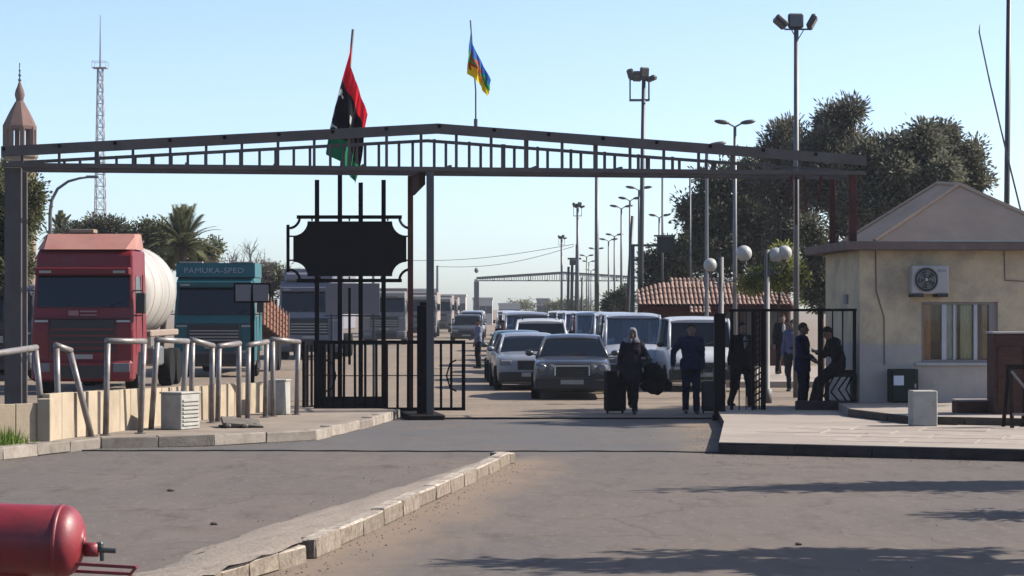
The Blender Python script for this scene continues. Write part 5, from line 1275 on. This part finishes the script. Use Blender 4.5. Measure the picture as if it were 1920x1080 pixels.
# left
Y = 60
tree('leafy_tree', 'green tree behind the left gantry column', (gx(20, Y), Y, 0), [bl(-5, 400, 40, 60, Y, 1), bl(45, 420, 24, 60, Y, .8), bl(10, 500, 50, 50, Y, 1.2), bl(58, 360, 12, 26, Y, .2), bl(-30, 340, 30, 40, Y, .5)], 0.13, 26000, leftg, .15, .2, .30, 21)
Y = 100
tree('leafy_tree', 'dark hedge tree above the red truck roof', (gx(205, Y), Y, 0), [bl(185, 430, 32, 16, Y, 1), bl(225, 440, 34, 22, Y, 1), bl(140, 440, 34, 20, Y, .8)], 0.16, 11200, darkg, .15, 0, .4, 22)
tree('leafy_tree', 'olive green tree between the red and the teal truck', (gx(300, Y), Y, 0), [bl(285, 440, 32, 20, Y, 1), bl(320, 470, 40, 30, Y, 1.3), bl(375, 480, 34, 26, Y, 1)], 0.16, 16800, leftg, .15, 0, .4, 23)
Y = 112
tree('bush', 'low olive bush behind the bare tree', (gx(505, Y), Y, 0), [bl(500, 520, 38, 22, Y, 1), bl(545, 535, 30, 16, Y, .6)], 0.16, 6800, leftg, .1, 0, .4, 24, 'bush')
def palm(label, px, py, Y, fl, n, seed):
    rr = random.Random(seed); c = P(px, py, Y); g = thing('palm_tree', label, 'palm tree', (c.x, Y, 0))
    b = MB(); b.tube([(0, 0, 0), (.05, 0, c.z * .5), (0, 0, c.z)], [.24, .2, .18], 9); b.build('trunk', bark, g)
    b = MB()
    for k in range(n):
        az = rr.uniform(0, 2 * pi); el = rr.uniform(-.1, 1.5); l = fl * rr.uniform(.8, 1.1); d = Vector((cos(az) * cos(el), sin(az) * cos(el), sin(el))); pts = []
        for i in range(11):
            t_ = i / 10; pts.append(Vector((0, 0, c.z)) + d * l * t_ + Vector((0, 0, -1)) * l * .42 * t_ ** 2.3 * cos(el))
        b.tube(pts, [.03 * (1 - .8 * i / 10) for i in range(11)], 4)
        for i in range(1, 11):
            for q in range(3):
                t_ = (i - q / 3) / 10; p_ = pts[i - 1] + (pts[i] - pts[i - 1]) * (1 - q / 3); dr = (pts[i] - pts[i - 1]).normalized()
                sd_ = dr.cross(Vector((0, 0, 1)))
                if sd_.length < .05: sd_ = Vector((1, 0, 0))
                sd_.normalize()
                for s in (-1, 1):
                    ll = fl * .24 * (1 - abs(t_ - .45) * 1.1); v_ = (sd_ * s * .75 + dr * .6 + Vector((0, 0, .18 - .3 * t_))).normalized()
                    b.poly([p_ - dr * .025, p_ + v_ * ll * .6 - dr * .012, p_ + v_ * ll, p_ + dr * .035])
    b.keep = True; b.build('crown', leftg, g)
palm('bushy palm with upright fronds behind the teal truck', 342, 462, 96, 1.95, 74, 3)
palm('small palm crown behind the red truck roof at the curved lamp', 112, 436, 105, 1.1, 30, 5)
palm('short palm beside the lattice tower foot', 165, 446, 110, 1.1, 26, 6)
# bare tree
bt = thing('bare_tree', 'leafless grey tree behind the teal truck', 'tree', (gx(455, 95), 95, 0)); b = MB(); rr = random.Random(9)
def branch(p_, d, l, r, lev):
    q = p_ + d * l; b.tube([p_, p_ + d * l * .5 + Vector((rr.gauss(0, .04), rr.gauss(0, .04), 0)) * l, q], [r, r * .8, r * .6], 5)
    if lev == 0: return
    for k in range(rr.choice((3, 4))):
        nd = (d + Vector((rr.gauss(0, .55), rr.gauss(0, .55), rr.gauss(.12, .35)))).normalized(); branch(p_ + d * l * rr.uniform(.5, 1), nd, l * rr.uniform(.55, .8), r * .55, lev - 1)
branch(Vector((0, 0, 0)), Vector((0, 0, 1)), 2.3, .13, 5); b.build('branches', mat('bare_twig', (.10, .08, .078), .9), bt)

# trees standing out of frame on the right whose shade falls into the picture
def offtree(label, x, y, blobs, n, seed, leaf=.30, m=None, r=.15, clump=.4):
    return tree('shade_tree', label, (x, y, 0), blobs, leaf * .7, n * 2, m or darkg, r, 0, clump, seed)
V = Vector
offtree('big shade tree beyond the right edge, its shade lying over the booth roof', 15.8, 45.8, [(V((15.4, 45.4, 8.4)), (2.8, 3.2, 2.8), 2.4), (V((15.6, 43.9, 9.8)), (2.4, 2.0, 2.2), 1.4), (V((14.2, 45.2, 6.9)), (2.0, 2.6, 1.9), 1.2), (V((16.6, 46.5, 9.6)), (2.2, 2.6, 2.2), 1.2)], 22000, 31, .46)
offtree('slender tree beyond the right edge casting the thin shadow across the road', 9.6, 26.7, [(V((9.6, 26.7, 3.3)), (.95, .55, .9), 1), (V((9.9, 26.8, 4.6)), (.55, .22, .9), .4), (V((9.75, 26.75, 5.6)), (.22, .10, .6), .10)], 2600, 32)
offtree('flat-crowned tree beyond the right edge, shaped to cast the near shadow', 7.4, 18.9, [(V((8.3, 19.75, 4.3)), (1.3, .12, .5), .5), (V((7.7, 19.1, 4.6)), (1.8, .10, .6), .55), (V((8.6, 19.0, 5.8)), (.9, .06, .7), .12), (V((7.3, 18.3, 3.0)), (1.5, .42, .6), 1.6)], 4200, 33, clump=.2)  # unseen; crown flattened so its shadow falls in thin streaks
offtree('low shrub beyond the right edge whose round shade touches the road', 7.1, 22.6, [(V((7.1, 22.6, 1.5)), (.45, .3, .35), 1)], 900, 34, .2, None, .06)

# ------------------------------------------------------------------ tiled kiosk
kb = thing('tiled_kiosk', 'low brown kiosk with a barrel-tiled roof behind the vans', 'building', (gx(1345, 76), 76, 0))
k7 = 76 / F
def kx(px): return (px - 1345) * k7
def kz(py): return CAMH - (py - HOR) * k7
b = MB(); b.box((kx(1215), .5, 0), (kx(1478), 4.0, kz(578))); b.build('wall', mat('kiosk_brown', (.075, .034, .028), .8, 0, .25, 2), kb)
b = MB(); b.box((kx(1200), .1, kz(583)), (kx(1490), .5, kz(574)), .02); b.build('fascia', mat('kiosk_fascia', (.06, .018, .016), .8, 0, .2), kb)
tile_m = mat('roof_tile', (.32, .215, .175), .85, 0, .2, 3, island=.25, dirt=(.11, .06, .05), dirt_amt=.5, dirt_scale=3)
b = MB()
x = kx(1201)
def tiles(b, x, ya, za, yb, zb_, rows, r=.062):
    for k in range(rows):
        f0, f1 = k / rows, (k + 1.12) / rows
        p0 = V((x, ya + (yb - ya) * f0, za + (zb_ - za) * f0 + .025)); p1 = V((x, ya + (yb - ya) * f1, za + (zb_ - za) * f1))
        n = 6; ring = lambda p_, rad: [p_ + V((rad * cos(pi * j / n), 0, rad * sin(pi * j / n))) for j in range(n + 1)]
        b.ring_loft([ring(p0, r), ring(p1, r * .85)], cap=False, closed=False)
while x < kx(1490):
    px = x / k7 + 1345; ridge = 545 - (545 - 532) * min(1, max(0, (px - 1200) / 45)) if px < 1330 else 532 + max(0, (px - 1390) / 100) * 22
    tiles(b, x, .05, kz(574), 1.6, kz(ridge), 4); x += .148
b.build('roof_tiles', tile_m, kb)['kind'] = 'stuff'
b = MB(); x = kx(1268)
while x < kx(1395): tiles(b, x, 1.7, kz(533), 2.3, kz(522), 2); x += .148
b.build('upper_tiles', tile_m, kb)['kind'] = 'stuff'
b = MB(); b.box((kx(1262), 1.62, kz(536)), (kx(1395), 1.72, kz(530))); b.build('ridge_band', MATS['kiosk_fascia'], kb)
b = MB(); b.add([(kx(1200), .06, kz(578)), (kx(1490), .06, kz(578)), (kx(1490), 1.6, kz(553)), (kx(1390), 1.6, kz(535)), (kx(1240), 1.6, kz(535)), (kx(1200), 1.6, kz(548))], [(0, 1, 2, 3, 4, 5)]); b.build('roof_deck', MATS['kiosk_fascia'], kb)
b = MB(); x = kx(1296)
while x < kx(1336): tiles(b, x, -.25, kz(589), .1, kz(575), 2); x += .148
b.build('porch_tiles', tile_m, kb)['kind'] = 'stuff'
for px in (1300, 1334):
    b = MB(); b.box((kx(px) - .06, -.2, 0), (kx(px) + .06, -.08, kz(590))); b.build('porch_post', MATS['kiosk_brown'], kb)
for px in (1375, 1410, 1450):
    b = MB(); b.box((kx(px) - .22, .47, .8), (kx(px) + .22, .499, 2.0)); b.build('window', mat('kiosk_window', (.05, .045, .04), .2), kb)

# ------------------------------------------------------------------ lamps and masts
globe_m = mat('globe_white', (.50, .50, .48), .35, 0, .12, 5, trans=.25)
lamp_iron = mat('lamp_grey', (.10, .097, .10), .6, .2, .2)
def globe_lamp(label, px, Y, top, globes):
    g = thing('globe_lamp', label, 'lamp post', (gx(px, Y), Y, 0)); k = Y / F
    b = MB(); zt = gz(top, Y); b.tube([(0, 0, 0), (0, 0, .3), (0, 0, .32), (0, 0, zt)], [.11, .11, .065, .06], 12); b.build('post', lamp_iron, g, smooth=True)
    for gpx, gpy, r_ in globes:
        cx = (gpx - px) * k; cz = gz(gpy, Y); R_ = r_ * k
        b = MB(); b.ell((cx, 0, cz), (R_, R_, R_), 20, 12); b.build('globe', globe_m, g, smooth=True)
        b = MB(); zl = cz - R_; z2 = zl - .28; b.tube([(0, 0, z2 + .12), (cx * .35, 0, z2), (cx * .75, 0, z2 + .02), (cx, 0, zl - .1), (cx, 0, zl)], .02, 6); b.build('arm', lamp_iron, g, smooth=True)
        b = MB(); b.lathe([(.06, zl - .04), (.07, zl + .03)], 10, Matrix.Translation((cx, 0, 0))); b.build('collar', lamp_iron, g)
    return g
l1 = globe_lamp('grey lamp post with a single white globe on its left arm', 1352, 52, 482, [(1332, 497, 13)])
b = MB(); k = 52 / F; b.tube([(0, 0, gz(515, 52)), (.18, 0, gz(528, 52)), (.35, 0, gz(526, 52)), (.45, 0, gz(514, 52))], .02, 6); b.build('empty_arm', lamp_iron, l1)
globe_lamp('grey lamp post with three white globes', 1438, 49, 468, [(1395, 475, 15), (1455, 478, 14), (1471, 474, 14)])
def cluster_head(g, z, s, m, heads, cage=False):
    if cage:
        b = MB()
        for x in (-.42, .42):
            for y in (-.3, .3): b.bar((x * s, y * s, z - .95 * s), (x * s, y * s, z), .035 * s, .035 * s)
        for zz in (z - .95 * s, z):
            b.bar((-.42 * s, -.32 * s, zz), (-.42 * s, .32 * s, zz), .05 * s, .05 * s); b.bar((.42 * s, -.32 * s, zz), (.42 * s, .32 * s, zz), .05 * s, .05 * s)
            b.bar((-.44 * s, -.3 * s, zz), (.44 * s, -.3 * s, zz), .05 * s, .05 * s); b.bar((-.44 * s, .3 * s, zz), (.44 * s, .3 * s, zz), .05 * s, .05 * s)
        b.build('cage', m, g)
    else:
        b = MB(); b.bar((-.38 * s, 0, z), (.5 * s, 0, z), .05 * s, .05 * s); b.bar((.25 * s, 0, z), (.0, 0, z - .42 * s), .03 * s, .03 * s); b.bar((-.16 * s, 0, z), (0, 0, z - .3 * s), .03 * s, .03 * s); b.build('cross_arm', m, g)
    for dx, dz, yaw, pitch, w_, *roll in heads:
        Mx = Matrix.Translation((dx * s, 0, z + dz * s)) @ Matrix.Rotation(roll[0] if roll else 0, 4, 'Y') @ Matrix.Rotation(yaw, 4, 'Z') @ Matrix.Rotation(pitch, 4, 'X')
        b = MB(); b.box((-w_ * s / 2, -.09 * s, -.24 * s), (w_ * s / 2, .09 * s, .24 * s), .05 * s, Mx); o = b.build('floodlight', mast_dark, g)
        b = MB(); b.box((-w_ * s * .42, -.105 * s, -.19 * s), (w_ * s * .42, -.092 * s, .19 * s), .0, Mx); b.build('lens', mat('flood_lens', (.08, .075, .08), .15, .2), o)
def mast(label, px, Y, top, r0, r1, m=mast_grey, headpx=None, cage=False, s=1.0, lean=0.0):
    g = thing('floodlight_mast', label, 'floodlight', (gx(px, Y), Y, 0), 0); z = gz(top, Y)
    b = MB(); b.tube([(0, 0, 0), (lean * .5, 0, z * .5), (lean, 0, z)], [r0, (r0 + r1) / 2, r1], 10); b.build('pole', m, g, smooth=True)
    heads = [(-.02, .27, .1, 0, .50), (-.50, .24, -1.35, 0, .5, -.85), (.50, .24, 1.35, 0, .5, .5)] if not cage else [(-.38, .22, -1.2, .3, .4), (.22, .28, .4, .1, .42), (.52, .02, 1.3, 1.2, .5), (-.1, .12, .2, .5, .4)]
    sub = g
    cluster_head(g, z, s, mast_dark, heads, cage); return g
m1 = mast('tallest floodlight mast with three dark lamps in front of the pines', 1493, 52, 55, .075, .055, s=.72)
m2 = mast('floodlight mast with a lamp cage behind the right half of the gantry', 1199, 78, 148, .10, .07, mast_dark, cage=True, s=.78, lean=.15)
m3 = mast('smaller caged floodlight mast left of the plain tall pole', 1083, 118, 388, .09, .07, cage=True, s=.5)
m4 = mast('farthest caged floodlight mast above the far gantry', 1053, 150, 447, .09, .07, cage=True, s=.46)
def plain(name, label, cat, px, Y, top, r, m=mast_grey, base=0.0, dx=0.0):
    b = MB(); b.tube([(0, 0, 0), (dx * Y / F, 0, gz(top, Y) - base)], [r, r * .75], 8); o = b.build(name, m, loc=(gx(px, Y), Y, base), smooth=True); return tag(o, label, cat)
plain('steel_pole', 'thick tall grey pole rising past the top of the picture behind the booth', 'pole', 1884, 52, -120, .075, mast_dark, dx=9)
plain('steel_pole', 'plain tall pole between the two caged floodlight masts', 'pole', 1119, 96, 318, .11, mast_grey)
plain('steel_pole', 'thin pole right of the caged mast under the gantry', 'pole', 1242, 90, 330, .055, mast_dark)
plain('steel_pole', 'thin dark pole in front of the dark spreading tree', 'pole', 1294, 86, 320, .05, mast_dark)
for i, (px, top, r, lab) in enumerate([(1064, 500, .11, 'short wooden pole leftmost of the pole cluster'), (1071, 484, .12, 'thick wooden pole in the pole cluster'), (1080, 458, .13, 'tallest wooden pole of the cluster with a crossarm'), (1090, 520, .10, 'short rightmost wooden pole of the cluster'), (1172, 405, .10, 'tilted dark pole between the twin lamps')]):
    plain('utility_pole', lab, 'utility pole', px, 150 if i < 4 else 100, top, r, mast_dark, dx=(14 if i == 4 else 2))
o = bpy.data.objects
g = thing('pole_transformer', 'transformer box and crossarm on the pole cluster', 'transformer', P(1077, 485, 149.7)); b = MB(); b.cbox((0, 0, 0), (.9, .2, .12)); b.build('crossarm', mast_dark, g); b = MB(); b.cbox((-.1, 0, -.25), (.45, .3, .36), .03); b.build('transformer_case', mast_dark, g)
def twin(label, px, Y, top, span, single=False):
    g = thing('street_lamp', label, 'street lamp', (gx(px, Y), Y, 0), 0, 'street lamps along the road'); z = gz(top, Y); k = Y / F
    b = MB(); b.tube([(0, 0, 0), (0, 0, z * .5), (0, 0, z - .12)], [.085, .07, .05], 9); b.build('pole', mast_grey, g, smooth=True)
    for s in (-1, 1):
        L_ = span * k / 2
        b = MB(); b.tube([(0, 0, z - .14), (s * L_ * .35, 0, z - .02)], .03, 6); b.build('arm', mast_grey, g)
        b = MB(); b.ell((0, 0, 0), (L_ * .40, .13, .075), 12, 7, Matrix.Translation((s * L_ * .66, 0, z + .02)) @ Matrix.Rotation(-s * .14, 4, 'Y')); b.build('lamp_head', mast_dark, g, smooth=True)
    return g
for px, Y, top, span, lab in [(1378, 72, 230, 74, 'nearest twin-armed street lamp in front of the pines'), (1198, 112, 352, 48, 'twin street lamp crossing the caged mast pole'), (1181, 120, 372, 42, 'twin street lamp just left of the caged mast pole'),
                              (1165, 128, 387, 42, 'twin street lamp third from the caged mast pole'), (1236, 130, 404, 38, 'twin street lamp beside the thin pole'), (1141, 165, 449, 34, 'twin street lamp with a low head left of the tilted pole'),
                              (1152, 158, 440, 32, 'small twin street lamp next to the low-headed one'), (1118, 185, 466, 28, 'small twin street lamp behind the plain tall pole'), (1100, 205, 479, 26, 'tiny twin street lamp left of the plain tall pole'),
                              (1104, 225, 490, 24, 'tinier twin street lamp above the far gantry'), (1108, 250, 506, 20, 'farthest twin street lamp')]: twin(lab, px, Y, top, span)
# lamp head showing over the gantry
lh = thing('street_lamp', 'street lamp whose single head just shows over the gantry roof', 'street lamp', (gx(1325, 70), 70, 0), 0); z = gz(275, 70)
b = MB(); b.tube([(0, 0, 0), (0, 0, z)], [.07, .05], 8); b.build('pole', mast_grey, lh); b = MB(); b.ell((0, 0, 0), (.34, .13, .085), 12, 7, Matrix.Translation((.28, 0, z + .06)) @ Matrix.Rotation(-.2, 4, 'Y')); b.build('lamp_head', mast_dark, lh, smooth=True)
# hanging sign gantry
sg = thing('overhead_sign', 'dark box sign hung on a bent pole left of the dark trees', 'sign', (gx(1186, 88), 88, 0)); k = 88 / F
b = MB(); b.bar((0, 0, 0), (0, 0, gz(459, 88)), .16, .16); b.build('pole', mast_dark, sg); b = MB(); b.bar((-.06, 0, gz(460, 88)), (58 * k, 0, gz(460, 88)), .09, .09); b.build('arm', mast_dark, sg)
b = MB(); b.box((46 * k, -.08, gz(474, 88)), (78 * k, .08, gz(444, 88)), .01); b.build('box', mat('sign_box', (.05, .05, .05), .7), sg); b = MB(); b.box((40 * k, -.1, gz(446, 88) + .05), (80 * k, .1, gz(444, 88) + .07)); b.build('hood', mast_dark, sg)
# leaning antenna pole over the booth
b = MB(); Yp = 47.5; b.tube([P(1838, 46, Yp), P(1836, 60, Yp), P(1855, 150, Yp), P(1888, 290, Yp), P(1925, 440, Yp), P(1948, 560, Yp), V((gx(1960, Yp), Yp, .0))], [.014, .017, .018, .019, .02, .021, .022], 6)
tag(b.build('leaning_rod', mast_grey, smooth=True), 'thin leaning rod with a hooked tip standing out against the sky at the right', 'rod')
b = MB(); b.tube([P(1838, 46, Yp), P(1900, 30, Yp + 2), P(1889, 20, 52)], .006, 5)
# curved street lamp on the left
Yc = 72; cl = thing('curved_street_lamp', 'grey street lamp with a curved arm before the lattice tower', 'street lamp', (gx(94, Yc), Yc, 0)); o0 = V((gx(94, Yc), Yc, 0))
b = MB(); b.tube([V((0, 0, 0)), P(94, 400, Yc) - o0, P(97, 375, Yc) - o0, P(108, 354, Yc) - o0, P(128, 340, Yc) - o0, P(150, 334, Yc) - o0, P(166, 332, Yc) - o0], [.09, .06, .055, .05, .045, .04, .035], 9); b.build('pole', mast_grey, cl, smooth=True)
b = MB(); b.box(P(162, 334, Yc) - o0 - V((0, .1, 0)), P(185, 329, Yc) - o0 + V((0, .1, 0)), .02); b.build('lamp_head', mast_grey, cl)
# lattice tower
Yt = 250; tw = thing('lattice_tower', 'slender pale lattice radio tower with a whip antenna', 'tower', (gx(188, Yt), Yt, 0)); pale = mat('tower_white', (.30, .29, .305), .6, .2, .1)
zt = gz(128, Yt); wb_, wt_ = 1.5, .55
def tc(s1, s2, f): h_ = (wb_ + (wt_ - wb_) * f) / 2; return V((s1 * h_, s2 * h_, zt * f))
n = 22
for s1, s2 in ((-1, -1), (1, -1), (1, 1), (-1, 1)):
    b = MB(); b.tube([tc(s1, s2, 0), tc(s1, s2, 1)], .06, 5); b.build('leg', pale, tw)
for i in range(n):
    b = MB(); f0, f1 = i / n, (i + 1) / n; cs = [(-1, -1), (1, -1), (1, 1), (-1, 1)]
    for j in range(4):
        a, c = cs[j], cs[(j + 1) % 4]; b.tube([tc(*a, f0), tc(*c, f0)], .03, 4); b.tube([tc(*a, f0), tc(*c, f1)], .03, 4); b.tube([tc(*c, f0), tc(*a, f1)], .03, 4)
    b.build('brace_panel', pale, tw)
b = MB(); b.box((-.8, -.8, zt - .02), (.8, .8, zt + .06)); 
for s1, s2 in ((-1, -1), (1, -1), (1, 1), (-1, 1)): b.tube([(s1 * .78, s2 * .78, zt), (s1 * .78, s2 * .78, zt + .75)], .03, 4)
b.tube([(-.78, -.78, zt + .72), (.78, -.78, zt + .72), (.78, .78, zt + .72), (-.78, .78, zt + .72), (-.78, -.78, zt + .72)], .03, 4, False); b.build('platform', pale, tw)
b = MB(); b.tube([(0, 0, zt), (0, 0, gz(80, Yt)), (0, 0, gz(28, Yt))], [.12, .08, .035], 6); b.build('antenna', mat('antenna_grey', (.2, .2, .22), .5), tw)
# minaret
Ym = 175; mi = thing('minaret', 'brown minaret with open lantern and onion finial behind the left gantry end', 'minaret', (gx(37, Ym), Ym, 0)); km = Ym / F
brown = mat('minaret_brown', (.16, .10, .085), .85, 0, .15, 1.2, dirt=(.07, .045, .04)); tanm = mat('minaret_tan', (.20, .155, .12), .85, 0, .15, .8)
zl = gz(275, Ym)
oct_ = lambda r, z, n=8: [V((r * cos(2 * pi * (j + .5) / n), r * sin(2 * pi * (j + .5) / n), z)) for j in range(n)]
b = MB(); b.ring_loft([oct_(31 * km, 0), oct_(31 * km, zl - 1.0), oct_(35 * km, zl - .8), oct_(35 * km, zl)]); b.build('shaft', tanm, mi)
for j in range(8):
    a = 2 * pi * (j + .5) / 8; b = MB(); b.cbox((27 * km * cos(a), 27 * km * sin(a), (zl + gz(240, Ym)) / 2), (.32, .32, gz(240, Ym) - zl)); b.build('lantern_column', brown, mi)
b = MB(); b.ring_loft([oct_(31 * km, gz(243, Ym)), oct_(32 * km, gz(237, Ym)), oct_(20 * km, gz(212, Ym)), oct_(9 * km, gz(192, Ym)), oct_(6 * km, gz(188, Ym))]); b.build('spire_roof', brown, mi)
b = MB(); b.lathe([(6 * km, gz(192, Ym)), (7 * km, gz(188, Ym)), (9.5 * km, gz(178, Ym)), (8 * km, gz(170, Ym)), (4 * km, gz(160, Ym)), (1.5 * km, gz(152, Ym))], 16); b.build('onion_dome', brown, mi, smooth=True)
b = MB(); b.tube([(0, 0, gz(156, Ym)), (0, 0, gz(118, Ym))], .05, 6)
for py, r_ in ((150, 3.2), (141, 2.8), (132, 2.2)): b.ell((0, 0, gz(py, Ym)), (r_ * km, r_ * km, r_ * km), 10, 7)
b.build('finial', mat('finial_dark', (.06, .08, .08), .4, .5), mi, smooth=True)

# ------------------------------------------------------------------ far end: second gantry, wires, low buildings
gf = gantry('far_gantry', 'distant pale steel truss gantry spanning the road beyond the queue', (gx(1052, 205), 205, 0), radians(8), mt=mat('far_steel', (.13, .13, .135), .6, .1, .2))
for x in (-7.8, 8.1):
    b = MB(); b.cbox((x, 0, 2.3), (.42 if x < 0 else .3, .4, 4.6)); b.build('column', MATS['far_steel'], gf)
b = MB(); b.ell((-7.8, 0, 5.6), (.2, .2, .25), 8, 6); b.build('finial', MATS['far_steel'], gf)
for (a, c, lab) in (((820, 500), (1076, 462), 'lower thin overhead wire left of the pole cluster'), ((700, 486), (1076, 458), 'upper thin overhead wire left of the pole cluster')):
    b = MB(); pa, pc = P(*a, 175), P(*c, 150); b.tube([pa + (pc - pa) * (i / 12) - V((0, 0, .5 * sin(pi * i / 12))) for i in range(13)], .018, 4); tag(b.build('overhead_wire', mast_grey), lab, 'wire')
b = MB(); b.tube([(0, 0, 0), (0, 0, gz(482, 176))], [.14, .1], 8); tag(b.build('utility_pole', mast_grey, loc=(gx(700, 176), 176, 0)), 'thin utility pole hidden behind the black sign', 'utility pole')
b = MB(); b.tube([(0, 0, 0), (0, 0, gz(498, 175))], [.12, .08], 8); 
tag(b.build('utility_pole', mast_grey, loc=(gx(820, 175), 175, 0)), 'thin utility pole right of the centre gantry column', 'utility pole')
def house(label, px, Y, wpx, top, c, nw):
    g = thing('far_house', label, 'building', (gx(px, Y), Y, 0)); k = Y / F; wd = wpx * k; h_ = gz(top, Y)
    b = MB(); b.box((-wd / 2, 0, 0), (wd / 2, 6, h_)); b.build('wall', mat('house_%.2f' % c[0], c, .85, 0, .1), g)
    b = MB(); b.box((-wd / 2 - .1, -.1, h_), (wd / 2 + .1, 6.1, h_ + .3)); b.build('parapet', MATS['house_%.2f' % c[0]], g)
    for i in range(nw):
        b = MB(); x = -wd / 2 + wd * (i + .5) / nw; b.box((x - .4, -.04, h_ * .45), (x + .4, -.002, h_ * .75)); b.build('window', mat('house_window', (.05, .05, .06), .3), g)
for px, Y, wpx, top, c, nw, lab in [(1018, 330, 22, 563, (.30, .28, .28), 2, 'small grey flat-roofed house under the far gantry'), (955, 340, 40, 572, (.55, .52, .48), 4, 'low white house left of the far gantry apex'), (905, 300, 36, 562, (.50, .46, .42), 3, 'pale house behind the far gantry leg'),
                              (850, 310, 46, 556, (.48, .43, .40), 4, 'tan house above the dark off-road car'), (790, 320, 56, 545, (.58, .54, .50), 5, 'pale block seen between the centre gantry columns')]: house(lab, px, Y, wpx, top, c, nw)
for px, Y, r_, lab, sd_ in [(1085, 260, 26, 'far dark shrub at the foot of the pole cluster', 51), (985, 380, 34, 'far low shrub on the horizon left of the houses', 52), (1045, 300, 22, 'far shrub right of the small grey house', 53)]:
    tree('far_shrub', lab, (gx(px, Y), Y, 0), [bl(px, 574, r_, 8, Y, 1, 2.0)], 0.35, 2000, leftg, .12, 0, .8, sd_, 'bush', limbs=False)

# ------------------------------------------------------------------ haze
hz = MB(); hz.box((-400, -40, -1), (400, 520, 60)); 
hm = bpy.data.materials.new('haze_air'); hm.use_nodes = True; t_ = hm.node_tree; t_.nodes.clear()
ho = t_.nodes.new('ShaderNodeOutputMaterial'); pvn = t_.nodes.new('ShaderNodeVolumePrincipled'); pvn.inputs['Color'].default_value = (.86, .92, 1, 1); pvn.inputs['Density'].default_value = .0002; pvn.inputs['Anisotropy'].default_value = .3
t_.links.new(pvn.outputs[0], ho.inputs['Volume'])
stuff(hz.build('haze', hm), 'thin pale haze in the air')
